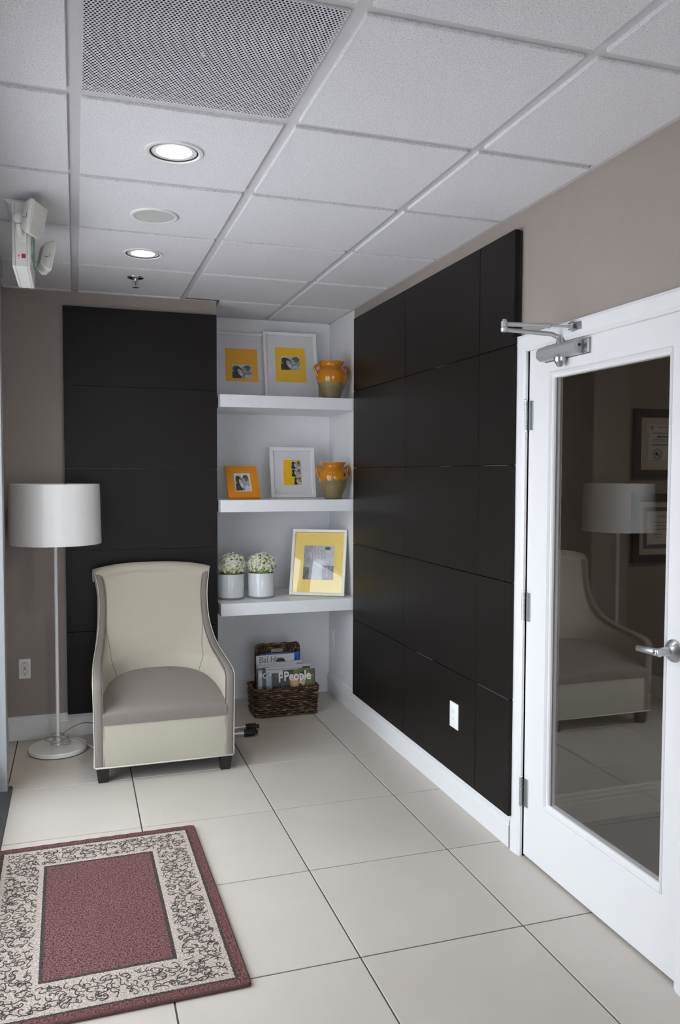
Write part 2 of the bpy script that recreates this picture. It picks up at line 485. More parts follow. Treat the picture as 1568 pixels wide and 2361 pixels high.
# ---- ceiling: dark plenum slab, tegular boards dropped below a tee grid
CXL = [-0.4451 + k * 0.59684 for k in range(-3, 1)]
CYL = [-1.6497 + 0.6096 * k for k in range(-8, 6)]
ceiling = struct('ceiling', MB().box((-2.30, YF - 0.1, HC + 0.16), (0.12, YN + 0.12, HC + 0.24)), 'cavity', 'suspended grid ceiling of white fissured boards')
GV = 0.018
xe = [XL] + [x for x in CXL if x > XL + 0.02] + [XW]; ye = [YF] + [y for y in CYL if YF + 0.02 < y < YN - 0.02] + [YN]
VENT = (CXL[1], CXL[2], CYL[7], CYL[8])
for i in range(len(xe) - 1):
    for j in range(len(ye) - 1):
        x0, x1, y0, y1 = xe[i], xe[i + 1], ye[j], ye[j + 1]
        if abs(x0 - VENT[0]) < 0.01 and abs(y0 - VENT[2]) < 0.01: continue
        gx0 = 0.019 if i == 0 else GV; gx1 = 0.019 if i == len(xe) - 2 else GV
        ax0, ax1, ay0, ay1 = x0 + gx0, x1 - gx1, y0 + GV, y1 - GV
        if y0 > 0.7:                                   # last rows stop at the back wall, and run on into the niche
            if x1 < XN + 0.01: ay1 = YB - 0.004
            elif x0 < XN: ax0 = max(ax0, XN + 0.016)
        if ay1 - ay0 < 0.008: continue
        cx, cy, hx, hy = (ax0 + ax1) / 2, (ay0 + ay1) / 2, (ax1 - ax0) / 2, (ay1 - ay0) / 2
        t = obj('ceiling_tile', MB().box((-hx, -hy, 0.0), (hx, hy, 0.018), 0.0015, 1), 'ceiling_tile', ceiling)
        t.location = (cx, cy, HC + random.uniform(0, 0.0008))
for k, x in enumerate(CXL[1:]):
    obj('main_tee', MB().box((x - GV, YF, HC + 0.0105), (x + GV, YN if x > XN else YB, HC + 0.014)), 'tee', ceiling)
for y in ye[1:-1]:
    for i in range(len(xe) - 1):
        x0, x1 = xe[i], xe[i + 1]
        if y > YB and x1 < XN + 0.01: continue
        a = x0 + GV if i else x0; b = x1 - GV if i < len(xe) - 2 else x1
        if y > YB: a = max(a, XN)
        obj('cross_tee', MB().box((a, y - GV, HC + 0.0105), (b, y + GV, HC + 0.0139)), 'tee', ceiling)
for a, b in (((XW - 0.021, YF, HC + 0.0035), (XW, YN, HC + 0.006)), ((XL, YF, HC + 0.0035), (XL + 0.021, YB, HC + 0.006)),
             ((XN, YN - 0.021, HC + 0.0035), (XW, YN, HC + 0.006)), ((XL, YB - 0.02, HC + 0.0035), (XN, YB, HC + 0.006))):
    obj('wall_angle', MB().box(a, b), 'tee', ceiling)

# ---- walls
DY0, DY1, DZ = -1.238, -2.098, 1.978                       # door opening (hinge side, latch side, head)
wr = MB().box((XW, 0.79, 0), (0.12, DY0 + 0.0, HC + 0.2)).box((XW, DY1, DZ), (0.12, DY0, HC + 0.2)).box((XW, YF, 0), (0.12, DY1, HC + 0.2))
wr.bm.free(); wr = MB().box((XW, DY0, 0), (0.12, 0.79, HC + 0.2)).box((XW, DY1, DZ), (0.12, DY0, HC + 0.2)).box((XW, YF, 0), (0.12, DY1, HC + 0.2))
struct('wall_right', wr, 'taupe_wall', 'taupe painted wall with the glazed door in it')
struct('wall_niche', MB().box((XW, 0.79, 0), (0.12, YN + 0.12, HC + 0.2)).box((XN - 0.10, YN, 0), (XW, YN + 0.12, HC + 0.2)).box((XN - 0.05, YB + 0.004, 0), (XN, YN, HC + 0.2)), 'white_wall', 'white painted walls of the shelf niche')
struct('wall_back', MB().box((XL - 0.12, YB, 0), (XN - 0.05, YB + 0.12, HC + 0.2)).box((XN - 0.05, YB, 0), (XN, YB + 0.004, HC + 0.2)), 'taupe_wall', 'taupe painted wall behind the armchair')
struct('wall_left', MB().box((XL - 0.12, 0.10, 0), (XL, YB, HC + 0.2)).box((XL - 0.12, -2.18, 2.24), (XL, 0.10, HC + 0.2)).box((XL - 0.12, YF, 0), (XL, -2.18, HC + 0.2)), 'taupe_wall', 'taupe painted wall end beside the entrance glazing')
struct('wall_front', MB().box((XL - 0.12, YF - 0.12, 0), (-1.95, YF, HC + 0.2)).box((-0.05, YF - 0.12, 0), (0.12, YF, HC + 0.2)).box((-1.95, YF - 0.12, 2.22), (-0.05, YF, HC + 0.2)), 'taupe_wall', 'taupe wall facing the shelves')


BASE = [(0, 0), (0.015, 0), (0.015, 0.088), (0.012, 0.092), (0.012, 0.106), (0.008, 0.113), (0.008, 0.124), (0.004, 0.131), (0, 0.132)]


def baseboard(name, p0, out, ext, label):
    struct(name, MB().prism(BASE, p0, out, (0, 0, 1), ext), 'white_trim', label)


baseboard('baseboard_right', (XW, YN, 0), (-1, 0, 0), (0, -1.160 - YN, 0), 'white moulded baseboard under the tall dark panels')
baseboard('baseboard_back', (XL, YB, 0), (0, -1, 0), (XN - XL, 0, 0), 'white moulded baseboard behind the floor lamp')
baseboard('baseboard_niche', (XN, YN, 0), (0, -1, 0), (XW - 0.015 - XN, 0, 0), 'white moulded baseboard behind the magazine basket')
baseboard('baseboard_right_2', (XW, -2.165, 0), (-1, 0, 0), (0, YF + 2.165, 0), 'white moulded baseboard past the door')
baseboard('baseboard_left', (XL, 0.10, 0), (1, 0, 0), (0, YB - 0.115, 0), 'short white baseboard by the entrance jamb')

# ---- outside: pavement and the roof of the building
struct('ground', MB().box((-30, -30, -0.35), (-2.16, 12, -0.06)).box((-2.16, -30, -0.35), (12, YF - 0.13, -0.06)), 'concrete', 'sunlit concrete pavement outside the windows')
struct('roof', MB().box((-2.25, YF - 0.2, HC + 0.3), (4.2, YN + 0.4, HC + 0.4)), 'roof', 'flat roof slab over the rooms')

# ---- storefront glazing on the left
w1 = struct('window_1', MB().box((-2.10, 0.03, 0.0), (-1.965, 0.115, 2.40), 0.004), 'frame_alu', 'grey aluminium entrance glazing along the left wall')
YM = [-1.02, -2.15]
for y in YM: obj('mullion', MB().box((-2.09, y - 0.03, 0.0), (-2.02, y + 0.03, 2.24), 0.003), 'frame_alu', w1)
obj('head_rail', MB().box((-2.09, -2.18, 2.16), (-2.02, 0.03, 2.24), 0.003), 'frame_alu', w1)
obj('header_box', MB().box((-2.10, -1.05, 2.395), (-1.955, 0.115, 2.47), 0.003), 'frame_alu', w1)
obj('bottom_rail', MB().box((-2.085, YM[-1] + 0.03, 0.0), (-2.03, YM[0] - 0.03, 0.10), 0.003), 'frame_alu', w1)
ya = [0.03] + [y - 0.0 for y in YM]
for k in range(len(ya) - 1):
    a, b = ya[k] - (0.03 if k else 0), ya[k + 1] + 0.03
    if k == 0:
        obj('entrance_door_frame', MB().box((-2.085, a - 0.055, 0.02), (-2.04, a, 2.16), 0.003).box((-2.085, b, 0.02), (-2.04, b + 0.055, 2.16), 0.003).box((-2.085, b, 0.02), (-2.04, a, 0.14), 0.003).box((-2.085, b, 2.08), (-2.04, a, 2.16), 0.003), 'frame_alu', w1)
        obj('pane', MB().box((-2.066, b + 0.055, 0.14), (-2.06, a - 0.055, 2.08)), 'glass', w1)
    else:
        obj('pane', MB().box((-2.066, b, 0.10), (-2.06, a, 2.16)), 'glass', w1)
th = obj('threshold', MB().prism([(-2.10, 0), (-1.945, 0), (-1.950, 0.008), (-1.985, 0.014), (-2.10, 0.014)], (0, 0.105, 0), (1, 0, 0), (0, 0, 1), (0, -1.12, 0)), 'thresh', w1)
for k in range(7):
    obj('screw', MB().lathe([(0.0045, 0), (0.0045, 0.0012), (0.002, 0.0018)], 8, (-1.972, 0.03 - k * 0.155, 0.0108)), 'black', th)

w2 = struct('window_2', MB().box((-1.95, YF - 0.10, 0), (-1.89, YF - 0.02, 2.22)).box((-0.11, YF - 0.10, 0), (-0.05, YF - 0.02, 2.22)).box((-1.03, YF - 0.10, 0), (-0.97, YF - 0.02, 2.22)).box((-1.89, YF - 0.10, 2.14), (-0.11, YF - 0.02, 2.22)).box((-1.89, YF - 0.10, 0), (-0.11, YF - 0.02, 0.08)), 'frame_alu', 'aluminium framed window facing the shelves')
for a, b in ((-1.89, -1.03), (-0.97, -0.11)): obj('pane', MB().box((a, YF - 0.063, 0.08), (b, YF - 0.057, 2.14)), 'glass', w2)

# ---- the dim office beyond the glazed door
struct('wall_office', MB().box((0.12, -1.04, 0), (3.3, -0.92, HC + 0.2)).box((3.2, -4.6, 0), (3.3, -1.04, HC + 0.2)).box((0.12, -4.7, 0), (3.3, -4.6, HC + 0.2)), 'taupe_wall', 'dim taupe wall seen through the door glass')
struct('floor_office', MB().box((0.12, -4.6, -0.05), (3.2, -1.04, 0.0)).box((0.055, DY1, -0.05), (0.12, DY0, 0.0)), 'carpet', 'dark brown office carpet beyond the door')
struct('ceiling_office', MB().box((0.12, -4.6, HC), (3.2, -1.04, HC + 0.05)), 'ceiling_tile', 'office ceiling')
struct('baseboard_office', MB().prism(BASE, (0.13, -1.04, 0), (0, -1, 0), (0, 0, 1), (3.05, 0, 0)), 'office_white', 'white baseboard on the office wall')

pl = thing('office_fill_panel', 'unseen glowing square added at the office ceiling to brighten the office', 'ceiling light', (1.5, -2.6, HC))  # added fill light, out of view, lifts the office wall and certificates
obj('fill_panel_frame', MB().box((-0.31, -0.31, -0.006), (0.31, 0.31, -0.0005)), 'tee', pl)
obj('fill_surface', MB().box((-0.28, -0.28, -0.009), (0.28, 0.28, -0.006)), emis('office_fill_glow', (1.0, 0.88, 0.72, 1), 7.5), pl)

# ---- door casing
cas = MB()
CW = 0.062
prof = [(0, 0), (0, 0.017), (0.010, 0.020), (CW - 0.012, 0.016), (CW - 0.004, 0.010), (CW, 0.010), (CW, 0)]
cas.prism([(u, v) for u, v in prof], (0, DY0 + CW, 0), (0, -1, 0), (-1, 0, 0), (0, 0, DZ + 0.046))
cas.prism([(u, v) for u, v in prof], (0, DY1 - CW, 0), (0, 1, 0), (-1, 0, 0), (0, 0, DZ + 0.046))
cas.prism([(u, v) for u, v in prof], (0, DY1 - CW, DZ + 0.046), (0, 0, -1), (-1, 0, 0), (0, DY0 - DY1 + 2 * CW, 0))
struct('trim_1', cas, 'white_trim', 'white door casing', 20)
jm = MB().box((0.0, DY0, 0), (0.12, DY0 + 0.001, DZ)).box((0.05, DY0 - 0.012, 0), (0.085, DY0, DZ)).box((0.05, DY1, 0), (0.085, DY1 + 0.012, DZ)).box((0.05, DY1, DZ - 0.012), (0.085, DY0, DZ)).box((0.0, DY1 - 0.001, 0), (0.12, DY1, DZ))
struct('trim_2', jm, 'white_trim', 'white door jamb and stop')

# ---- glazed door
LY0, LY1, LZ0, LZ1 = DY0 - 0.004, DY1 + 0.004, 0.010, DZ - 0.004      # leaf
GY0, GY1, GZ0, GZ1 = -1.398, -2.000, 0.262, 1.846                    # glass sight line
B_ = 0.022                                                              # bead width
XD0, XD1 = 0.004, 0.048
dm = MB()
for a, b in (((LY1, LZ0), (GY1 - B_, LZ1)), ((GY0 + B_, LZ0), (LY0, LZ1)), ((GY1 - B_, LZ0), (GY0 + B_, GZ0 - B_)), ((GY1 - B_, GZ1 + B_), (GY0 + B_, LZ1))):
    dm.box((XD0, a[0], a[1]), (XD1, b[0], b[1]), 0.0)
door = struct('door_1', dm, 'white_trim', 'white painted door with one tall glass pane')


def bead(xa, xb, w0, w1, z_):                  # picture-frame moulding round the glass, mitred
    m = MB(); P = [(GY0, GZ0), (GY0, GZ1), (GY1, GZ1), (GY1, GZ0)]; S = [(1, -1), (1, 1), (-1, 1), (-1, -1)]
    vs = []
    for (y, z), (sy, sz) in zip(P, S):
        for (o, x) in z_: vs.append((x, y + sy * o, z + sz * o))
    n = len(z_); fs = [(k * n + i, k * n + i + 1, ((k + 1) % 4) * n + i + 1, ((k + 1) % 4) * n + i) for k in range(4) for i in range(n - 1)]
    fs += [(k * n + n - 1, k * n, ((k + 1) % 4) * n, ((k + 1) % 4) * n + n - 1) for k in range(4)]
    return m.faces(vs, fs)


obj('glazing_bead', bead(0, 0, 0, 0, [(0.0, 0.022), (0.0, 0.014), (0.004, 0.009), (0.009, 0.009), (0.011, 0.004), (0.016, -0.001), (0.020, 0.001), (0.0225, 0.003), (0.0225, 0.022)]), 'white_trim', door, 25)
obj('glazing_bead', bead(0, 0, 0, 0, [(0.0, 0.030), (0.0, 0.040), (0.006, 0.046), (0.016, 0.050), (0.0225, 0.046), (0.0225, 0.030)]), 'white_trim', door, 25)
obj('pane', MB().box((0.023, GY1 - 0.015, GZ0 - 0.015), (0.029, GY0 + 0.015, GZ1 + 0.015)), 'glass', door, label='clear glass pane')
for z in (1.718, 0.985, 0.258):
    h = obj('hinge', MB().box((-0.0015, LY0 - 0.030, z - 0.055), (0.0045, LY0 - 0.006, z + 0.055), 0.0006, 1), 'steel', door, label='satin steel butt hinge')
    for k in range(5):
        obj('knuckle', MB().lathe([(0.0068, 0), (0.0068, 0.0205)], 14, (-0.0075, LY0 + 0.004, z - 0.055 + k * 0.0225)), 'steel', h, 40)
    obj('hinge_pin', MB().lathe([(0.0045, -0.004), (0.0045, 0.118), (0.0075, 0.118), (0.0065, 0.121)], 12, (-0.0075, LY0 + 0.004, z - 0.058)), 'chrome', h, 40)
HY, HZ = -2.053, 0.982
hd = obj('door_handle', MB().lathe([(0.034, 0), (0.033, 0.006), (0.026, 0.012), (0.019, 0.017), (0.0135, 0.020), (0.0125, 0.052)], 40, (XD0, HY, HZ), '-x'), 'steel', door, 30, label='satin steel lever handle')
lv = MB()
secs = []
for k in range(13):
    t = k / 12; y = HY - 0.012 + t * 0.100; hw = 0.0125 - 0.004 * t; hh = 0.0115 - 0.0035 * t; xx = XD0 - 0.060 - 0.004 * math.sin(t * PI)
    secs.append([(xx + hh * math.cos(a) * 0.75, y, HZ + hw * math.sin(a) - 0.006 * t * t) for a in [2 * PI * q / 16 for q in range(16)]])
vs = [p for s in secs for p in s]; fs = [(i * 16 + q, i * 16 + (q + 1) % 16, (i + 1) * 16 + (q + 1) % 16, (i + 1) * 16 + q) for i in range(12) for q in range(16)] + [tuple(range(15, -1, -1)), tuple(12 * 16 + q for q in range(16))]
obj('lever', lv.faces(vs, fs), 'steel', hd, 50)
obj('key_cylinder', MB().lathe([(0.0088, 0.0), (0.0088, 0.0035), (0.0070, 0.0045), (0.0068, 0.0030), (0.0030, 0.0035), (0.0028, 0.006)], 24, (XD0 - 0.0665, HY, HZ), '-x'), 'chrome', hd, 40)

# ---- dark wood panelling
ZS = [0.140, 0.607, 1.070, 1.531, 1.993, 2.434]


def panelling(label, loc, cells, facing):
    r = thing('wood_panelling', label, 'wall panel', loc, group='espresso wood wall panelling')
    for (a0, a1, z0, z1) in cells:
        gp = 0.0018; aa, bb = a0 + gp, a1 - gp; zz0, zz1 = z0 + gp, z1 - gp
        if facing == 'x':
            c = Vector((-0.035 - random.uniform(0, 0.0006), 0, 0)); m = MB().box((0, -(bb - aa) / 2, -(zz1 - zz0) / 2), (0.023, (bb - aa) / 2, (zz1 - zz0) / 2), 0.0005, 1)
            p = (c.x - loc[0], (aa + bb) / 2 - loc[1], (zz0 + zz1) / 2 - loc[2])
        else:
            m = MB().box((-(bb - aa) / 2, 0, -(zz1 - zz0) / 2), ((bb - aa) / 2, 0.023, (zz1 - zz0) / 2), 0.0005, 1)
            p = ((aa + bb) / 2 - loc[0], YB - 0.035 - random.uniform(0, 0.0006) - loc[1], (zz0 + zz1) / 2 - loc[2])
        o = obj('panel', m, 'wood', r); o.location = p
    return r


CY_ = [0.700, -0.108, -0.908, -1.190]
pr = panelling('wide run of espresso wood panels in a three by five grid between niche and door', (0, -0.245, 0.132), [(CY_[i + 1], CY_[i], ZS[j], ZS[j + 1]) for i in range(3) for j in range(5)], 'x')
obj('backing', MB().box((-0.0125, -1.186 + 0.245, ZS[0] + 0.006 - 0.132), (-0.0005, 0.694 + 0.245, ZS[-1] - 0.005 - 0.132)), 'black_frame', pr)
# worn, scuffed strips where light veneer shows along two of the joints
for (ya_, yb_, z) in ((-0.28, -0.47, 0.607), (-0.92, -1.18, 0.607), (-0.55, -0.66, 1.531), (-0.96, -1.15, 1.531), (-0.48, -0.58, 1.993)):
    obj('worn_joint', MB().box((-0.0352, yb_ + 0.245, z - 0.0016 - 0.132), (-0.030, ya_ + 0.245, z + 0.0002 - 0.132)), 'wood_worn', pr)
pb = panelling('tall stack of five espresso wood panels on the wall behind the armchair', (-1.277, YB, 0.125), [(-1.705, -0.848, [0.127] [0] if j == 0 else ZS[j] - 0.010, ZS[j + 1] - 0.010) for j in range(5)], 'y')
obj('backing', MB().box((-1.699 + 1.277, -0.0125, 0.006), (-0.854 + 1.277, -0.0005, ZS[-1] - 0.016 - 0.125)), 'black_frame', pb)

# ================================================================== ceiling things
cxm = (CXL[1] + CXL[2]) / 2
vx0, vx1, vy0, vy1 = VENT[0] + GV, VENT[1] - GV, VENT[2] + GV, VENT[3] - GV
vt = thing('return_air_grille', 'square perforated metal return air grille set in the ceiling grid', 'air vent', ((vx0 + vx1) / 2, (vy0 + vy1) / 2, HC + 0.005))
hx, hy = (vx1 - vx0) / 2, (vy1 - vy0) / 2
obj('perforated_sheet', MB().faces([(-hx, -hy, 0), (hx, -hy, 0), (hx, hy, 0), (-hx, hy, 0)], [(0, 1, 2, 3)]), 'perforated', vt)
rim = MB()
for a, b in (((-hx, -hy), (hx, -hy + 0.003)), ((-hx, hy - 0.003), (hx, hy)), ((-hx, -hy + 0.003), (-hx + 0.003, hy - 0.003)), ((hx - 0.003, -hy + 0.003), (hx, hy - 0.003))):
    rim.box((a[0], a[1], 0.0006), (b[0], b[1], 0.016))
obj('rim', rim, 'tee', vt)
duct = MB()
for a, b in (((-hx, -hy, 0.016), (-hx + 0.004, hy, 0.13)), ((hx - 0.004, -hy, 0.016), (hx, hy, 0.13)), ((-hx, -hy, 0.016), (hx, -hy + 0.004, 0.13)), ((-hx, hy - 0.004, 0.016), (hx, hy, 0.13)), ((-hx, -hy, 0.126), (hx, hy, 0.13))):
    duct.box(a, b)
obj('duct_box', duct, 'cavity', vt)
obj('centre_screw', MB().lathe([(0.007, 0.0), (0.006, -0.003), (0.002, -0.004)], 12, (0, 0, 0)), 'tee', vt, 40)


def downlight(y, label):
    r = thing('recessed_downlight', label, 'ceiling light', (cxm, y, HC), group='round recessed downlights')
    obj('trim_ring', MB().lathe([(0.091, 0.0005), (0.090, -0.004), (0.082, -0.006), (0.076, -0.003), (0.0745, 0.004), (0.0745, 0.0005)], 56, cap=False), 'lamp_white', r, 60)
    obj('black_baffle', MB().lathe([(0.0755, -0.0022), (0.0715, -0.0024), (0.0700, 0.006), (0.0700, 0.012), (0.0755, 0.012)], 56, cap=False), 'black', r, 60)
    obj('lit_lens', MB().lathe([(0.0702, 0.004), (0.05, -0.0005), (0.025, -0.0028), (0.0001, -0.0035)], 48), 'lit_lens', r, 60)
    l = bpy.data.lights.new('downlight_beam', 'SPOT'); l.energy = 30.0; l.spot_size = 2.5; l.spot_blend = 0.9; l.color = (1.0, 0.90, 0.74); l.shadow_soft_size = 0.06
    o = bpy.data.objects.new('downlight_beam', l); COL.objects.link(o); o.parent = r; o.location = (0, 0, -0.012)
    return r


downlight(-1.342, 'lit round downlight in the ceiling board next to the perforated grille')
downlight(-0.105, 'lit round downlight between the ceiling speaker and the sprinkler')
sp = thing('ceiling_speaker', 'round white flush ceiling speaker between the two downlights', 'speaker', (cxm, -0.684, HC))
obj('bezel', MB().lathe([(0.093, 0.0005), (0.092, -0.004), (0.086, -0.006), (0.079, -0.005), (0.078, 0.0)], 56, cap=False), 'lamp_white', sp, 60)
obj('grille', MB().lathe([(0.0785, -0.003), (0.05, -0.0035), (0.0001, -0.004)], 56), 'speaker_grille', sp, 60)
sk = thing('fire_sprinkler', 'small chrome pendent fire sprinkler head in the ceiling', 'sprinkler', (cxm, 0.371, HC))
obj('escutcheon', MB().lathe([(0.042, 0.0006), (0.041, -0.003), (0.030, -0.007), (0.017, -0.008), (0.014, 0.0)], 40, cap=False), 'chrome', sk, 60)
obj('frame', MB().lathe([(0.010, 0.0), (0.010, -0.016), (0.006, -0.020)], 16).tube([(-0.008, 0, -0.015), (-0.013, 0, -0.026), (-0.009, 0, -0.038), (0, 0, -0.044)], 0.0028, 8).tube([(0.008, 0, -0.015), (0.013, 0, -0.026), (0.009, 0, -0.038), (0, 0, -0.044)], 0.0028, 8), 'steel', sk, 50)
obj('glass_bulb', MB().lathe([(0.001, -0.018), (0.003, -0.022), (0.003, -0.036), (0.001, -0.040)], 10), 'red', sk, 60)
dfl = MB().lathe([(0.006, -0.043), (0.006, -0.050), (0.0095, -0.050)], 16)
for k in range(12):
    a = 2 * PI * k / 12; c, s = math.cos(a), math.sin(a)
    dfl.prism([(0.008, -0.0028), (0.016, -0.0038), (0.016, 0.0038), (0.008, 0.0028)], (0, 0, -0.0505), (c, s, 0), (-s, c, 0), (0, 0, 0.0012))
obj('deflector', dfl, 'steel', sk)

# ---- emergency exit sign with two lamp heads
ES = thing('emergency_exit_light', 'white ceiling mounted exit sign with two square emergency lamp heads', 'emergency light', (-1.8265, -0.565, 2.249))
HB = 0.238; HYE = 0.178
obj('canopy', MB().prism([(-0.060, 0), (0.060, 0), (0.045, -0.016), (-0.045, -0.016)], (0, -0.145, HC - 2.249 - 0.0005), (1, 0, 0), (0, 0, 1), (0, 0.29, 0)), 'sign_plastic', ES)
obj('housing', MB().box((-0.0315, -HYE, 0), (0.0315, HYE, HB), 0.007, 3), 'sign_plastic', ES, 40)
for x in (-0.0205, 0.0205):
    obj('housing_seam', MB().box((x - 0.0007, -HYE - 0.0004, 0.004), (x + 0.0007, -HYE + 0.002, HB - 0.004)).box((x - 0.0007, -HYE + 0.004, -0.0004), (x + 0.0007, HYE - 0.004, 0.002)), 'sign_seam', ES)
obj('test_button', MB().box((0.0035, -HYE - 0.0035, 0.036), (0.0135, -HYE + 0.001, 0.047), 0.001), 'red', ES)
obj('button_surround', MB().box((0.0018, -HYE - 0.0012, 0.0343), (0.0152, -HYE + 0.001, 0.0487)), 'dark_slot', ES)
obj('status_light', MB().lathe([(0.0032, 0.0), (0.003, -0.0022), (0.001, -0.003)], 12, (-0.0085, -HYE, 0.0415), 'y'), 'led', ES, 60)
for y in (-HYE + 0.012, HYE - 0.020):
    obj('latch_tab', MB().box((-0.012, y, -0.0018), (0.012, y + 0.008, 0.001), 0.0006, 1), 'sign_plastic', ES)
obj('face_panel', MB().box((0.030, -HYE + 0.016, 0.018), (0.0330, HYE - 0.016, HB - 0.018), 0.001, 1), 'sign_plastic', ES)
text('exit_lettering', 'EXIT', 0.19, 'green', ES, (0.0331, -0.142, 0.052), (PI / 2, 0, PI / 2), 0.0005, sx=0.80, bold=0.003)


def lamp_head(pos, rot):
    r = obj('lamp_head', MB().box((-0.030, -0.056, -0.062), (0.012, 0.056, 0.062), 0.013, 4), 'sign_plastic', ES, 40); r.location = pos; r.rotation_euler = rot
    for v in r.data.vertices:                       # taper towards the back of the head
        k = 1 - 0.30 * sm(-0.002, 0.034, -v.co.x); v.co.y *= k; v.co.z *= k
    obj('lens', MB().box((0.006, -0.0520, -0.0580), (0.0150, 0.0520, 0.0580), 0.009, 3), 'lens', r, 40)
    for k in range(11):
        z = -0.048 + k * 0.0096; obj('lens_rib', MB().box((0.0146, -0.046, z - 0.0017), (0.0164, 0.046, z + 0.0017), 0.0007, 1), 'lens', r)
    obj('clip_slot', MB().box((-0.018, -0.0520, -0.011), (-0.002, -0.0430, -0.0096)).box((-0.0034, -0.0560, -0.011), (-0.002, -0.0430, 0.006)), 'dark_slot', r)
    return r


obj('pivot_arm', MB().box((-0.020, -HYE - 0.010, 0.085), (0.020, -HYE + 0.001, 0.205), 0.004).tube([(-0.002, -HYE - 0.004, 0.115), (-0.004, -HYE - 0.022, 0.128), (-0.006, -HYE - 0.036, 0.150)], 0.0115, 12).lathe([(0.001, -0.021), (0.012, -0.017), (0.0185, -0.009), (0.0205, 0.0), (0.0185, 0.009), (0.012, 0.017), (0.001, 0.021)], 20, (-0.006, -HYE - 0.040, 0.168)), 'sign_plastic', ES, 50)
lamp_head((0.050, -HYE - 0.036, 0.168), (0, math.radians(11), math.radians(-24)))
obj('pivot_arm', MB().tube([(0.020, HYE - 0.035, 0.10), (0.034, HYE - 0.010, 0.10), (0.046, HYE + 0.006, 0.105)], 0.0115, 12), 'sign_plastic', ES, 50)
lamp_head((0.082, HYE - 0.030, 0.122), (0, math.radians(12), math.radians(14)))

# ================================================================== shelves and what stands on them
SH = [(1.884, 1.957), (1.268, 1.339), (0.653, 0.727)]
YS = 0.740
for (z0, z1), lab in zip(SH, ('thick white floating shelf carrying two white frames and an urn, topmost of three', 'thick white floating shelf carrying the amber picture frame, middle of three', 'thick white floating shelf carrying two flower vases, lowest of three')):
    r = obj('floating_shelf', MB().box((-0.418, 0, 0), (0.418, YN - YS - 0.002, z1 - z0), 0.0015, 1), 'shelf_white'); r.location = (-0.4235, YS, z0)
    tag(r, lab, 'shelf', 'floating shelves in the niche')


def bw_two_faces(u, v, s=0.0):
    """black-and-white snapshot of two heads close together"""
    n = noise.noise(Vector((u * 9 + s, v * 7, 1.3))) * 0.10 + noise.noise(Vector((u * 30 + s, v * 24, 4.1))) * 0.09
    g_ = 0.20 + 0.45 * sm(0.55, 1.0, v) + n
    def el(cx, cy, rx, ry, a=0.0):
        dx, dy = u - cx, v - cy; c, s_ = math.cos(a), math.sin(a); return ((dx * c + dy * s_) / rx) ** 2 + ((-dx * s_ + dy * c) / ry) ** 2
    g_ = 0.30 + 0.35 * sm(0.4, 1.0, v) + 3.0 * n
    if v < 0.42 and u < 0.46: g_ = 0.03 + n * 0.5
    if v < 0.30 and u > 0.62: g_ = 0.55 + 2.5 * n
    if el(0.30, 0.58, 0.22, 0.36, 0.5) < 1: g_ = 0.025 + n * 0.3
    if el(0.74, 0.74, 0.20, 0.24, -0.5) < 1: g_ = 0.10 + n
    e = el(0.42, 0.42, 0.12, 0.30, 0.35)
    if e < 1: g_ = 0.66 - 0.26 * e + n
    e = el(0.65, 0.54, 0.115, 0.27, 0.30)
    if e < 1: g_ = 0.50 - 0.26 * e + n
    for cx, cy, d0 in ((0.37, 0.50, 0.10), (0.46, 0.47, 0.10), (0.61, 0.62, 0.06), (0.70, 0.59, 0.06)):
        if el(cx, cy, 0.030, 0.030) < 1: g_ = d0
    if el(0.44, 0.28, 0.055, 0.030) < 1: g_ = 0.85
    if el(0.67, 0.42, 0.045, 0.028) < 1: g_ = 0.14
    g_ = max(0.01, min(0.85, g_)); return (g_, g_, g_ * 1.02)


def bw_soft(u, v):
    """pale grey photograph of a curled-up child"""
    n = noise.noise(Vector((u * 6, v * 6, 2.2))) * 0.12 + noise.noise(Vector((u * 22, v * 22, 5.0))) * 0.08
    g_ = 0.34 + 0.25 * u + n
    def el(cx, cy, rx, ry): return ((u - cx) / rx) ** 2 + ((v - cy) / ry) ** 2
    e = el(0.48, 0.72, 0.33, 0.16)
    if e < 1: g_ = 0.62 - 0.30 * abs(math.sin(u * 30 + v * 8)) * (0.4 + 0.6 * e) + n
    e = el(0.62, 0.52, 0.30, 0.13)
    if e < 1: g_ = 0.70 - 0.25 * e + n
    if v < 0.42 and u > 0.62: g_ = 0.10 + 0.16 * abs(math.sin(u * 26)) + n
    if v < 0.36 and u < 0.2: g_ = 0.16 + n
    if el(0.78, 0.92, 0.10, 0.05) < 1: g_ = 0.14
    g_ = max(0.02, min(0.85, g_)); return (g_, g_ * 1.01, g_ * 1.05)


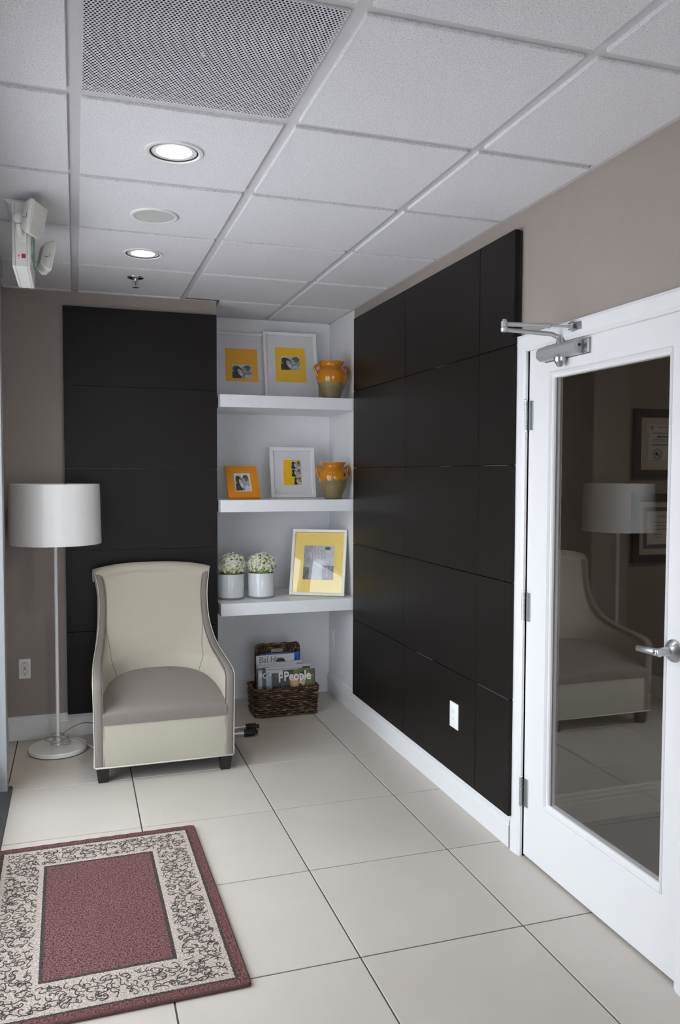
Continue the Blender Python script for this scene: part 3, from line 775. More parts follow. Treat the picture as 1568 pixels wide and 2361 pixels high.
def frame(name, label, loc, rotz, lean, W_, H_, bar, dep, fmat, layers, group, glass=True, bev=0.003, extra=None):
    """picture frame standing at loc; local x right, z up, faces -Y; layers = (part name, half-open rect, material, y depth)"""
    loc = (loc[0], loc[1], loc[2] + dep * math.sin(lean) + 0.0003)
    r = thing(name, label, 'picture frame', loc, (0, 0, 0), group)
    r.rotation_mode = 'XYZ'; r.rotation_euler = (-lean, 0, rotz)
    m = MB(); h = W_ / 2
    prof = [(0, 0), (0.0, dep), (bar, dep), (bar, 0.005), (bar - 0.002, 0.0015), (0.003, 0.0)]   # (inset from outer edge, y)
    P = [(-h, 0), (h, 0), (h, H_), (-h, H_)]; S = [(1, 1), (-1, 1), (-1, -1), (1, -1)]; vs = []
    for (x, z), (sx, sz) in zip(P, S):
        for (o, y) in prof: vs.append((x + sx * o, y, z + sz * o))
    n = len(prof); fs = [(k * n + i, k * n + (i + 1) % n, ((k + 1) % 4) * n + (i + 1) % n, ((k + 1) % 4) * n + i) for k in range(4) for i in range(n)]
    obj('moulding', m.faces(vs, fs), fmat, r)
    obj('backing_board', MB().box((-h + bar * 0.5, dep - 0.004, bar * 0.5), (h - bar * 0.5, dep - 0.001, H_ - bar * 0.5)), 'paper', r)
    for nm, (x0, x1, z0, z1), mt, y in layers:
        if callable(mt): painted(nm, x1 - x0, z1 - z0, 60, 48 if (x1 - x0) > (z1 - z0) else 76, mt, 'print', r, ((x0 + x1) / 2, 0, z0), y)
        else: obj(nm, MB().box((x0, y, z0), (x1, y + 0.0016, z1)), mt, r)
    if glass: obj('glass', MB().box((-h + bar, 0.0052, bar), (h - bar, 0.0070, H_ - bar)), 'picture_glass', r)
    return r


GF = 'picture frames on the niche shelves'
T1 = SH[0][1] + 0.0005; T2 = SH[1][1] + 0.0005; T3 = SH[2][1] + 0.0005
LA = 0.15
d = 0.018
# top shelf, the one standing further back, half hidden
frame('picture_frame', 'white frame with amber mat, partly covered by the white frame beside the urn', (-0.635, 1.165, T1), 0.0, 0.185, 0.36, 0.452, 0.016, 0.020, 'frame_white',
      [('white_mat', (-0.165, 0.165, 0.015, 0.437), 'mat_white', 0.0120), ('yellow_mat', (-0.090, 0.120, 0.130, 0.348), 'mat_gold', 0.0098), ('photo', (-0.048, 0.080, 0.150, 0.240), lambda u, v: bw_two_faces(u, v), 0.0090)], GF)
frame('picture_frame', 'white frame with bright yellow mat beside the two-handled urn on the top shelf', (-0.308, 1.115, T1), -0.02, 0.185, 0.355, 0.462, 0.021, 0.022, 'frame_white',
      [('white_mat', (-0.160, 0.160, 0.018, 0.444), 'mat_white', 0.0125), ('yellow_mat', (-0.100, 0.100, 0.132, 0.362), 'mat_yellow', 0.0103), ('photo', (-0.064, 0.066, 0.212, 0.304), lambda u, v: bw_two_faces(u, v, 3.0), 0.0092)], GF)
# middle shelf
frame('picture_frame', 'small square amber lacquered frame leaning far back on the middle shelf', (-0.672, 0.865, T2), 0.0, 0.62, 0.197, 0.235, 0.047, 0.020, 'orange_frame',
      [('white_mat', (-0.0535, 0.0535, 0.044, 0.191), 'mat_white', 0.0120), ('photo', (-0.043, 0.043, 0.058, 0.178), lambda u, v: bw_two_faces(u, v, 6.0), 0.0105)], GF)


def strip3(u, v):
    k = int(min(2, v * 3)); q = v * 3 - k
    if q > 0.94 or (k == 0 and u < 0.25): return srgb(236, 190, 8)[:3]
    return bw_two_faces((u - (0.25 if k == 0 else 0)) * (1.33 if k == 0 else 1), q, 9.0 + k * 5)


frame('picture_frame', 'white frame with yellow panel and a strip of three snapshots', (-0.316, 1.045, T2), 0.01, 0.17, 0.296, 0.327, 0.023, 0.022, 'frame_white',
      [('white_mat', (-0.128, 0.128, 0.020, 0.307), 'mat_white', 0.0125), ('yellow_mat', (-0.060, 0.058, 0.082, 0.247), 'mat_yellow', 0.0103), ('photo_strip', (-0.006, 0.055, 0.086, 0.240), strip3, 0.0092)], GF)
# lowest shelf, turned towards the windows
frame('picture_frame', 'large cream frame with pale yellow mat leaning in the niche corner', (-0.2190, 0.872, T3), -0.500, 0.265, 0.352, 0.422, 0.018, 0.022, 'frame_cream',
      [('yellow_mat', (-0.160, 0.160, 0.015, 0.403), 'mat_pale', 0.0125), ('photo', (-0.096, 0.100, 0.100, 0.318), bw_soft, 0.0100)], GF)


def urn(loc, mat, label, s, rz):
    r = thing('two_handled_urn', label, 'urn', loc, (0, 0, rz), 'glazed urns in the niche')
    pr_ = [(0.0001, 0.0), (0.050, 0.0), (0.056, 0.004), (0.058, 0.018), (0.067, 0.045), (0.083, 0.085), (0.0925, 0.115), (0.0955, 0.135), (0.0935, 0.158), (0.086, 0.178), (0.075, 0.192), (0.0685, 0.200), (0.0680, 0.206), (0.071, 0.216), (0.0765, 0.224), (0.0800, 0.2275), (0.0785, 0.2310), (0.0730, 0.2300), (0.066, 0.222), (0.0625, 0.206), (0.070, 0.190), (0.086, 0.160), (0.088, 0.135), (0.06, 0.03), (0.0001, 0.012)]
    pr2 = [(max(a, 0.0001) * s, b * s) for a, b in pr_]
    obj('body', MB().lathe(pr2, 56), mat, r, 75)
    for sg in (-1, 1):
        P = catmull([(sg * 0.079, 0, 0.187), (sg * 0.090, 0, 0.203), (sg * 0.104, 0, 0.204), (sg * 0.1125, 0, 0.190), (sg * 0.110, 0, 0.170), (sg * 0.101, 0, 0.152), (sg * 0.0935, 0, 0.138)], 6)
        obj('handle', MB().tube([p * s for p in P], 0.0088 * s, 12, sx=1.25), mat, r, 75)
    return r


urn((-0.128, 0.848, T1), 'urn_a', 'amber glazed two-handled urn with pale grey clay base on the top shelf', 1.0, math.radians(6))
urn((-0.116, 0.848, T2), 'urn_b', 'amber glazed two-handled urn with chipped glaze on the middle shelf', 0.985, math.radians(4))


def vase(loc, label, seed, label2):
    r = thing('glass_vase', label, 'vase', loc, group='white glass cylinder vases')
    obj('glass_base', MB().lathe([(0.0001, 0.0), (0.074, 0.0), (0.0785, 0.003), (0.0795, 0.010), (0.0795, 0.013), (0.0001, 0.013)], 48), 'clear_base', r, 50)
    obj('sleeve', MB().lathe([(0.0001, 0.0132), (0.0795, 0.0132), (0.0800, 0.060), (0.0800, 0.152), (0.0785, 0.1545), (0.0765, 0.153), (0.0755, 0.060), (0.070, 0.020), (0.0001, 0.020)], 56), 'milk_glass', r, 50)
    q = thing('flower_ball', label2, 'flowers', (loc[0] + 0.004, loc[1], loc[2] + 0.021), group='flower balls in the vases')
    obj('stem_bundle', MB().lathe([(0.0001, 0.002), (0.035, 0.002), (0.050, 0.06), (0.062, 0.125), (0.071, 0.150), (0.073, 0.180), (0.060, 0.220), (0.033, 0.242), (0.0001, 0.248)], 24), 'leaf_green', q, 60)
    rnd = random.Random(seed); vs, fs, cols = [], [], []
    for k in range(900):
        z = rnd.uniform(-0.35, 1.0); a = rnd.uniform(0, 2 * PI); rr = math.sqrt(max(0, 1 - z * z))
        n_ = Vector((rr * math.cos(a), rr * math.sin(a), z)); rad = 0.086 * rnd.uniform(0.86, 1.05)
        c = Vector((0, 0, 0.178)) + Vector((n_.x * rad, n_.y * rad, n_.z * rad * 0.88))
        if rnd.random() < 0.06: c += n_ * 0.008
        up = (n_ + Vector((rnd.uniform(-.5, .5), rnd.uniform(-.5, .5), rnd.uniform(-.3, .5)))).normalized()
        t1 = up.orthogonal().normalized(); t2 = up.cross(t1); ph = rnd.uniform(0, 6.28); S_ = rnd.uniform(0.0068, 0.0108)
        yl = rnd.random(); white = (0.86, 0.86, 0.82) if yl > 0.16 else (0.74, 0.74, 0.46)
        if z < -0.05 and rnd.random() < 0.4: white = (0.30, 0.36, 0.10)
        for p in range(5):
            an = ph + p * 2 * PI / 5; dr = t1 * math.cos(an) + t2 * math.sin(an); sd_ = t1 * -math.sin(an) + t2 * math.cos(an)
            b = len(vs); vs += [c - up * 0.002, c + dr * S_ * 0.62 + sd_ * S_ * 0.36 + up * 0.0016, c + dr * S_ * 1.08 + up * 0.0008, c + dr * S_ * 0.62 - sd_ * S_ * 0.36 + up * 0.0016]
            fs.append((b, b + 1, b + 2, b + 3)); cols += [(0.72, 0.74, 0.42), white, white, white]
    me = bpy.data.meshes.new('florets'); me.from_pydata(vs, [], fs); me.materials.append(MT['petal'])
    ca = me.color_attributes.new('print', 'FLOAT_COLOR', 'POINT')
    for i, c in enumerate(cols): ca.data[i].color = c + (1,)
    o = bpy.data.objects.new('florets', me); COL.objects.link(o); o.parent = q; o['kind'] = 'stuff'


vase((-0.744, 0.945, T3), 'white glass cylinder vase by the left end of the lowest shelf', 3, 'round ball of tiny white and greenish flowers at the shelf end')
vase((-0.556, 0.945, T3), 'white glass cylinder vase between its twin and the cream frame', 8, 'round ball of tiny white flowers next to the cream frame')

# ================================================================== basket of magazines
BK = thing('magazine_basket', 'dark woven seagrass basket with a tall handled back on the niche floor', 'basket', (-0.4215, 0.922, 0))


def rrect(hx, hy, r, n=5):
    out = []
    for cx, cy, a0 in ((hx - r, hy - r, 0), (-hx + r, hy - r, 90), (-hx + r, -hy + r, 180), (hx - r, -hy + r, 270)):
        for k in range(n): a = math.radians(a0 + 90 * k / (n - 1)); out.append((cx + r * math.cos(a), cy + r * math.sin(a)))
    return out


def resample(P, step):
    P = P + [P[0]]; L = [0]
    for a, b in zip(P, P[1:]): L.append(L[-1] + math.hypot(b[0] - a[0], b[1] - a[1]))
    n = int(L[-1] / step); n -= n % 8; out = []; j = 0
    for k in range(n):
        s = L[-1] * k / n
        while L[j + 1] < s: j += 1
        t = (s - L[j]) / max(1e-9, L[j + 1] - L[j]); x = P[j][0] + (P[j + 1][0] - P[j][0]) * t; y = P[j][1] + (P[j + 1][1] - P[j][1]) * t
        dx, dy = P[j + 1][0] - P[j][0], P[j + 1][1] - P[j][1]; q = math.hypot(dx, dy) or 1; out.append((x, y, dy / q, -dx / q))
    return out


BH = 0.172
wv = MB()
for row in range(12):
    z = 0.010 + row * 0.0136; f = 1 + 0.055 * (z / BH)
    pts = resample(rrect(0.193 * f, 0.100 * f, 0.018), 0.0072); ph = row % 2
    path = [(x + nx * 0.0036 * math.sin(PI * (k / 4 + ph)) , y + ny * 0.0036 * math.sin(PI * (k / 4 + ph)), z + 0.0022 * math.sin(k * 0.8 + row * 1.7) + 0.0010 * random.uniform(-1, 1)) for k, (x, y, nx, ny) in enumerate(pts)]
    wv.tube(path, 0.0070, 6, closed=True)
obj('woven_wall', wv, 'seagrass', BK, 80, kind='stuff')
ins = MB(); pts = rrect(0.188, 0.096, 0.016)
vs = [(x, y, 0.004) for x, y in pts] + [(x * 1.05, y * 1.05, BH - 0.006) for x, y in pts]; n = len(pts)
obj('lining', ins.faces(vs, [(k, (k + 1) % n, n + (k + 1) % n, n + k) for k in range(n)] + [tuple(range(n))]), 'seagrass', BK)
stk = MB()
for k, (x, y, nx, ny) in enumerate(resample(rrect(0.1935, 0.1005, 0.018), 0.0288)):
    stk.tube([(x, y, 0.004), (x * 1.052, y * 1.052, BH - 0.004)], 0.0038, 5)
obj('stakes', stk, 'seagrass', BK, 80, kind='stuff')
rp = resample(rrect(0.193 * 1.056, 0.100 * 1.056, 0.018), 0.006)
rimm = MB()
for s in (0, PI):
    rimm.tube([(x + nx * 0.0045 * math.cos(k * 0.9 + s), y + ny * 0.0045 * math.cos(k * 0.9 + s), BH + 0.0045 * math.sin(k * 0.9 + s)) for k, (x, y, nx, ny) in enumerate(rp)], 0.0058, 6, closed=True)
obj('rim', rimm, 'seagrass', BK, 80)
rb = resample(rrect(0.196, 0.103, 0.018), 0.008)
obj('foot_rim', MB().tube([(x, y, 0.0065) for x, y, _, _ in rb], 0.0065, 6, closed=True), 'seagrass', BK, 80)
bp = MB(); bx0, bx1, bz0, bz1 = -0.152, 0.128, 0.15, 0.408; hx0, hx1, hz0, hz1 = -0.058, 0.030, 0.352, 0.386; yb = 0.098
n = 24
for k in range(n):
    x = bx0 + 0.008 + (bx1 - bx0 - 0.016) * k / (n - 1)
    segs = [(bz0, bz1 - 0.004)] if not (hx0 < x < hx1) else [(bz0, hz0), (hz1, bz1 - 0.004)]
    for a, b in segs:
        m = max(2, int((b - a) / 0.012))
        bp.tube([(x + 0.0012 * random.uniform(-1, 1), yb + 0.0035 * math.sin(PI * (q * 0.5 + k)), a + (b - a) * q / m) for q in range(m + 1)], 0.0068, 6)
obj('back_weave', bp, 'seagrass', BK, 80, kind='stuff')
obj('back_rim', MB().tube([(bx0, yb, bz0)] + [(bx0, yb, bz0 + (bz1 - bz0 - 0.02) * q / 8) for q in range(1, 9)] + [(bx0 + 0.006, yb, bz1 - 0.007), (bx0 + 0.018, yb, bz1)] + [(bx0 + 0.018 + (bx1 - bx0 - 0.036) * q / 10, yb, bz1 + 0.002 * math.sin(q * 2)) for q in range(1, 11)] + [(bx1 - 0.006, yb, bz1 - 0.007)] + [(bx1, yb, bz1 - 0.02 - (bz1 - bz0 - 0.02) * q / 8) for q in range(9)], 0.0098, 8), 'seagrass', BK, 80)
hr = [(hx0, hz0), (hx1, hz0), (hx1, hz1), (hx0, hz1)]
obj('handle_rim', MB().tube([(x, yb, z) for x, z, _, _ in resample([(a * 1.0 + (hx0 + hx1) / 2, b + (hz0 + hz1) / 2) for a, b in rrect((hx1 - hx0) / 2, (hz1 - hz0) / 2, 0.012)], 0.005)], 0.0060, 6, closed=True), 'seagrass', BK, 80)


def rgb(*a): return srgb(*a)[:3]


def cover_people(u, v):
    n = noise.noise(Vector((u * 12, v * 12, 0.4))) * 0.5 + 0.5
    c = Vector(rgb(92, 118, 62)) * (0.6 + 0.7 * n)
    if u < 0.33: c = Vector(rgb(58, 62, 58)) * (0.7 + 0.5 * n)
    if u > 0.90: c = Vector(rgb(90, 86, 84))
    def el(cx, cy, rx, ry): return ((u - cx) / rx) ** 2 + ((v - cy) / ry) ** 2
    for hx_, hy_, hair, skin, rx in ((0.36, 0.72, rgb(176, 132, 84), rgb(220, 172, 140), 0.15), (0.61, 0.77, rgb(52, 34, 24), rgb(206, 156, 124), 0.12)):
        if el(hx_, hy_, rx, 0.175) < 1: c = Vector(hair) * (0.8 + 0.4 * n)
        if el(hx_ + 0.01, hy_ - 0.035, rx * 0.62, 0.12) < 1: c = Vector(skin)
        for s in (-1, 1):
            if el(hx_ + 0.01 + s * rx * 0.26, hy_ - 0.005, 0.014, 0.010) < 1: c = Vector((0.03, 0.02, 0.02))
        if el(hx_ + 0.01, hy_ - 0.095, 0.042, 0.012) < 1: c = Vector((0.75, 0.70, 0.68))
    if v < 0.60: c = Vector(rgb(96, 84, 96)) if u < 0.48 else Vector(rgb(40, 40, 44))
    if abs(v - 0.835 - 0.05 * (u - 0.8)) < 0.018 and 0.70 < u < 0.93: c = Vector(rgb(232, 120, 30))
    return tuple(c)


def cover_grey(seed, tone, accent):
    def fn(u, v):
        n = noise.noise(Vector((u * 5 + seed, v * 7, seed * 0.7))) * 0.5 + 0.5
        c = Vector(tone) * (0.55 + 0.9 * n)
        if 0.955 < v: c = Vector((0.55, 0.55, 0.54))
        if 0.86 < v < 0.93 and 0.1 < u < 0.7: c = Vector(accent)
        return tuple(c)
    return fn


def cover_bal(u, v):
    n = noise.noise(Vector((u * 9, v * 9, 1.0))) * 0.5 + 0.5; c = Vector((0.60, 0.61, 0.61))
    if ((u - 0.63) / 0.13) ** 2 + ((v - 0.86) / 0.085) ** 2 < 1: c = Vector(rgb(38, 30, 26)) * (0.6 + n)
    if 0.18 < u < 0.56 and 0.815 + 0.04 * u < v < 0.855 + 0.04 * u: c = Vector(rgb(196, 24, 26))
    if u > 0.62 and 0.74 < v < 0.86 and n > 0.45: c = Vector(rgb(52, 44, 40))
    if ((u - 0.88) / 0.05) ** 2 + ((v - 0.80) / 0.05) ** 2 < 1: c = Vector(rgb(176, 120, 90))
    if v < 0.78: c = Vector(rgb(150, 140, 130)) * (0.6 + 0.6 * n)
    return tuple(c)


def cover_blue(u, v): return rgb(24, 92, 190) if v > 0.5 else rgb(60, 80, 120)


def cover_dark(u, v):
    n = noise.noise(Vector((u * 8, v * 8, 8.0))) * 0.5 + 0.5
    return tuple(Vector(rgb(70, 80, 86)) * (0.4 + n)) if u > 0.12 else rgb(168, 176, 180)


MG = 'magazines standing in the basket'


def mag(label, x, y, w_, h_, lean, fn, thick=0.006, roll=0.0, words=()):
    r = thing('magazine', label, 'magazine', (x, y, 0.0065), (-lean, roll, 0), MG)
    obj('pages', MB().box((-w_ / 2 + 0.001, 0.0006, 0.001), (w_ / 2 - 0.002, thick - 0.0004, h_ - 0.002)), 'paper', r)
    painted('front_cover', w_, h_, 48, 56, fn, 'print_gloss', r, (0, 0, 0), 0.0004)
    obj('back_cover', MB().box((-w_ / 2, thick - 0.0003, 0), (w_ / 2, thick, h_)), 'paper', r)
    for (b, sz, lx, lz, mt, kw) in words: text('masthead', b, sz, mt, r, (lx, 0.0001, lz), (PI / 2, 0, 0), 0.00015, **kw)
    return r


mag('glossy celebrity magazine with a smiling couple on a green cover, frontmost in the basket', -0.333, 0.838, 0.208, 0.270, 0.10, cover_people, words=[('People', 0.080, -0.098, 0.205, 'white_ink', dict(sx=0.80, bold=0.002))])
mag('celebrity magazine with dark cover showing one white capital letter', -0.402, 0.848, 0.208, 0.266, 0.10, cover_grey(2.0, (0.05, 0.06, 0.06), (0.10, 0.11, 0.11)), words=[('People', 0.082, -0.062, 0.197, 'white_ink', dict(sx=0.80, bold=0.002))])
mag('magazine with pale blue and white cover edge standing behind the celebrity magazines', -0.434, 0.857, 0.208, 0.272, 0.10, cover_grey(5.0, (0.34, 0.42, 0.46), (0.60, 0.64, 0.66)), words=[('I', 0.085, -0.050, 0.195, 'white_ink', dict(bold=0.003))])
mag('food magazine with grey and teal cover at the left of the basket', -0.482, 0.866, 0.208, 0.272, 0.10, cover_dark, words=[('FO', 0.046, -0.100, 0.222, 'white_ink', dict(bold=0.0005))])
mag('grey magazine with a thick white spine edge in the middle of the basket', -0.420, 0.878, 0.236, 0.282, 0.10, cover_grey(9.0, (0.20, 0.20, 0.21), (0.30, 0.29, 0.30)), 0.008, 0.01)
mag('magazine with a pink strip along its dark cover', -0.380, 0.892, 0.262, 0.288, 0.10, cover_grey(13.0, (0.12, 0.11, 0.12), (0.36, 0.16, 0.28)), 0.007, 0.015)
mag('slightly tilted grey fashion magazine in the basket', -0.448, 0.904, 0.250, 0.296, 0.10, cover_grey(17.0, (0.25, 0.25, 0.26), (0.12, 0.12, 0.12)), 0.008, -0.02)
mag('tall pale magazine with black band in the basket', -0.418, 0.917, 0.262, 0.305, 0.10, cover_grey(21.0, (0.40, 0.40, 0.41), (0.05, 0.05, 0.05)), 0.008, -0.012)
mag('white lifestyle magazine with slim grey lettering and a red band', -0.456, 0.936, 0.246, 0.348, 0.10, cover_bal, 0.008, -0.008, [('Bal Ha', 0.052, -0.108, 0.304, 'ink', dict(sx=0.95, shear=0.12, bold=-0.0006))])
mag('magazine with a plain blue cover, rearmost in the basket', -0.423, 0.952, 0.250, 0.352, 0.10, cover_blue, 0.007, 0.0)

# ================================================================== armchair
CH = thing('armchair', 'cream linen armchair with taupe seat, taupe edge bands and dark block legs', 'armchair', (-1.2385, 0.0, 0))
BC = [(0.026, 0.078, 0.336), (0.026, 0.20, 0.337), (0.026, 0.34, 0.339), (0.026, 0.445, 0.341), (0.034, 0.480, 0.342), (0.065, 0.502, 0.341), (0.14, 0.516, 0.339), (0.26, 0.531, 0.334), (0.36, 0.550, 0.326), (0.44, 0.578, 0.317), (0.505, 0.620, 0.307), (0.550, 0.670, 0.299), (0.580, 0.730, 0.294), (0.600, 0.800, 0.293), (0.615, 0.860, 0.297), (0.632, 0.905, 0.305), (0.655, 0.938, 0.313), (0.688, 0.952, 0.319), (0.718, 0.945, 0.321), (0.734, 0.922, 0.321), (0.726, 0.902, 0.319), (0.708, 0.900, 0.317)]
BD = catmull(BC, 5)
IN0 = next(i for i, p in enumerate(BD) if p.y >= 0.34)


def bandw(p): return 0.044 - 0.010 * sm(0.45, 0.75, p.y)


def nrm2(i):
    a, b = BD[max(i - 1, 0)], BD[min(i + 1, len(BD) - 1)]; t = Vector((b.x - a.x, b.y - a.y)).normalized(); return Vector((-t.y, t.x))


for sg in (-1, 1):
    vs, fs = [], []; K = 9
    for i, p in enumerate(BD):
        nn = nrm2(i); w_ = bandw(p); sec = []
        for q in range(7):
            t = q / 6; x = p.z - w_ * (1 - t); bl = 0.007 * (1 - (2 * t - 1) ** 4); sec.append((sg * x, p.x + nn.x * bl, p.y + nn.y * bl))
        sec.append((sg * (p.z - 0.002), p.x - nn.x * 0.022, p.y - nn.y * 0.022)); sec.append((sg * (p.z - w_ + 0.002), p.x - nn.x * 0.022, p.y - nn.y * 0.022))
        vs += sec
    for i in range(len(BD) - 1):
        for q in range(K): fs.append((i * K + q, i * K + (q + 1) % K, (i + 1) * K + (q + 1) % K, (i + 1) * K + q))
    fs += [tuple(range(K)), tuple((len(BD) - 1) * K + q for q in range(K))]
    bo = obj('edge_band', MB().faces(vs, fs), 'taupe_fabric', CH, 60, label='taupe linen band along the arm and back edge')
    for off in (0.0, 1.0):
        path = [(sg * (p.z - bandw(p) * (1 - off) + (0.0005 if off else -0.0005)), p.x + nrm2(i).x * 0.0015, p.y + nrm2(i).y * 0.0015) for i, p in enumerate(BD[:-2])]
        obj('piping', MB().tube(path, 0.0026, 6), 'stitch' if not off else 'cream_pipe', bo, 80)


def yback(z): 
    P = [(0.20, 0.44), (0.42, 0.468), (0.55, 0.515), (0.65, 0.556), (0.75, 0.590), (0.85, 0.616), (0.93, 0.66), (1.1, 0.70)]
    for (a, b), (c, d_) in zip(P, P[1:]):
        if z <= c: return b + (d_ - b) * (z - a) / (c - a)
    return P[-1][1]


rows = [(0.026, z, 0.338) for z in (0.22, 0.27, 0.32)] + [(p.x, p.y, p.z) for p in BD[IN0:]]
NU = 56


def inner(u, v):
    k = v * (len(rows) - 1); i = int(round(k)); yf, z, h = rows[i]; w_ = bandw(Vector((yf, z, h)))
    j = i - 3 + IN0; late = sm(0.902, 0.950, z) if (yf < 0.69) else 1.0
    if i < 3: late = 0.0
    hi = h - w_ + 0.004 + (w_ + 0.001) * late
    top = sm(0.66, 0.93, z) if yf < 0.69 else 1.0
    yb_ = max(yback(z), yf + 0.006) if z < 0.93 and yf < 0.64 else yf
    th = PI * u; e = 2.0 / 2.6; cx, sy = math.cos(th), math.sin(th)
    x = -hi * (1 if cx > 0 else -1) * abs(cx) ** e
    y = (yf + 0.006) + max(0.0, yb_ - yf - 0.006) * abs(sy) ** e
    cr = 0.034 * top * (1 - abs(x / hi) ** 2.6)
    nn = nrm2(j) if i >= 3 else Vector((0, 0)); o = 0.0105 * late
    return Vector((x, y + nn.x * o - 0.006 * late, z + cr + nn.y * o))


obj('inner_back_and_arms', MB().grid(inner, NU, len(rows) - 1), 'cream_fabric', CH, 180)
for sg in (-1, 1):
    sv = MB(); pts_ = [(p.x, p.y, p.z) for p in BD[:-4]]
    vs, fs = [], []
    for (y, z, h) in pts_:
        yb_ = 0.735 - 0.02 * (1 - sm(0.1, 0.9, z)); hb = 0.300 + 0.020 * sm(0.8, 0.95, z)
        y2 = max(y, min(yb_, 0.735))
        for q in range(5):
            t = q / 4; bul = 0.006 * math.sin(PI * t); vs.append((sg * (h + (hb - h) * t * (1 if y2 > y else 0) - 0.001 + bul), y + 0.004 + (y2 - y - 0.004) * t, z))
    for i in range(len(pts_) - 1):
        for q in range(4): fs.append((i * 5 + q, i * 5 + q + 1, (i + 1) * 5 + q + 1, (i + 1) * 5 + q))
    sv.faces(vs, fs)
    obj('outer_side', sv, 'cream_fabric', CH, 80)


def oback(u, v):
    z = 0.078 + v * (0.905 - 0.078); hb = 0.300 + 0.020 * sm(0.8, 0.95, z); x = -hb + 2 * hb * u
    top = sm(0.70, 0.93, z); y = 0.735 - 0.02 * (1 - sm(0.1, 0.9, z))
    return Vector((x, y, z + 0.034 * top * (1 - abs(x / hb) ** 2.6)))


obj('outer_back', MB().grid(oback, 16, 14), 'cream_fabric', CH, 180)


def cushion(u, v):
    x = -0.300 + 0.600 * u; hw = 0.300
    if v < 0.30:                               # front face, rising and rounding over
        t = v / 0.30; y = 0.0195 - 0.004 * math.sin(PI * t) + 0.030 * sm(0.75, 1.0, t); z = 0.282 + (0.352 - 0.282) * t
        z += (0.012 * (1 - (x / hw) ** 2)) * sm(0.3, 1, t)
    else:
        t = (v - 0.30) / 0.70; y = 0.0495 + 0.43 * t; z = 0.352 + 0.012 * (1 - (x / hw) ** 2) + 0.050 * sm(-0.25, 0.75, t) - 0.050 * sm(-0.25, 0.75, 0) + 0.038 * math.sin(min(1, t * 1.2) * PI / 2) * (1 - (x / hw) ** 4)
    return Vector((x, y, z))


obj('seat_cushion', MB().grid(cushion, 36, 30), 'taupe_fabric', CH, 180, label='taupe linen tight seat')
ap = MB()


def apron(u, v):
    x = -0.2975 + 0.595 * u; z = 0.079 + 0.204 * v
    return Vector((x, 0.0225 - 0.004 * math.sin(PI * v) * (1 - (2 * u - 1) ** 6), z))


ap.grid(apron, 24, 10)
obj('front_apron', ap, 'cream_fabric', CH, 180)
obj('base_frame', MB().box((-0.298, 0.030, 0.074), (0.298, 0.700, 0.10)), 'black', CH)
obj('hem_piping', MB().tube([(-0.312, 0.705, 0.079), (-0.330, 0.35, 0.079), (-0.338, 0.040, 0.079), (-0.330, 0.017, 0.079), (-0.15, 0.0165, 0.0782), (0.0, 0.0165, 0.0785), (0.15, 0.0165, 0.0782), (0.330, 0.017, 0.079), (0.338, 0.040, 0.079), (0.330, 0.35, 0.079), (0.312, 0.705, 0.079)], 0.0042, 8), 'cream_pipe', CH, 80)
for sg in (-1, 1):                               # seams where the inner arms meet the inner back
    P = []
    for i, (yf, z, h) in enumerate(rows):
        if 0.37 < z < 0.70:
            k = (z - 0.37) / 0.33; u = 0.285 - 0.262 * k ** 1.9; u = u if sg < 0 else 1 - u
            q = inner(u, i / (len(rows) - 1)); P.append(q + Vector((-sg * 0.0006, -0.0006, 0)))
    obj('arm_seam', MB().tube(P, 0.0013, 5), 'stitch', CH, 80)
for sx in (-1, 1):
    for y0, y1 in ((0.030, 0.088), (0.640, 0.695)):
        m = MB(); cx, cy = sx * 0.300, (y0 + y1) / 2; a, b = 0.031, 0.0245
        m.faces([(cx + i * b - sx * 0.004, cy + j * b, 0) for i, j in ((-1, -1), (1, -1), (1, 1), (-1, 1))] + [(cx + i * a, cy + j * a * 0.94, 0.0755) for i, j in ((-1, -1), (1, -1), (1, 1), (-1, 1))], [(3, 2, 1, 0), (4, 5, 6, 7)] + [(k, (k + 1) % 4, 4 + (k + 1) % 4, 4 + k) for k in range(4)])
        bmesh.ops.bevel(m.bm, geom=m.bm.edges[:], offset=0.002, segments=2, affect='EDGES')
        obj('leg', m, 'leg', CH)

# ================================================================== floor lamp
LP = thing('floor_lamp', 'white floor lamp with a wide drum shade and round base beside the armchair', 'floor lamp', (-1.752, 0.585, 0))
obj('base', MB().lathe([(0.0001, 0.004), (0.146, 0.004), (0.150, 0.007), (0.150, 0.024), (0.146, 0.028), (0.03, 0.030), (0.018, 0.032), (0.0001, 0.032)], 64), 'lamp_white', LP, 40)
obj('floor_pad', MB().lathe([(0.138, 0.0), (0.138, 0.0045)], 48), 'black', LP)
obj('pole', MB().lathe([(0.0095, 0.03), (0.0095, 1.31)], 20), 'lamp_white', LP, 40)
obj('shade', MB().lathe([(0.2335, 1.120), (0.2365, 1.120), (0.2330, 1.278), (0.2290, 1.437), (0.2262, 1.437), (0.2300, 1.278), (0.2335, 1.120)], 72, cap=False), 'lamp_white', LP, 60)
sf = MB()
for k in range(3):
    a = 2 * PI * k / 3 + 0.4; sf.tube([(0.010 * math.cos(a), 0.010 * math.sin(a), 1.300), (0.2285 * math.cos(a), 0.2285 * math.sin(a), 1.415)], 0.0022, 6)
obj('shade_spider', sf.lathe([(0.018, 1.290), (0.018, 1.305)], 16), 'steel', LP)
obj('socket', MB().lathe([(0.016, 1.24), (0.018, 1.25), (0.018, 1.29), (0.012, 1.31)], 16), 'lamp_white', LP, 40)
obj('bulb', MB().lathe([(0.012, 1.31), (0.016, 1.33), (0.029, 1.365), (0.030, 1.38), (0.022, 1.402), (0.0001, 1.410)], 20), 'plastic', LP, 60)
crd = []
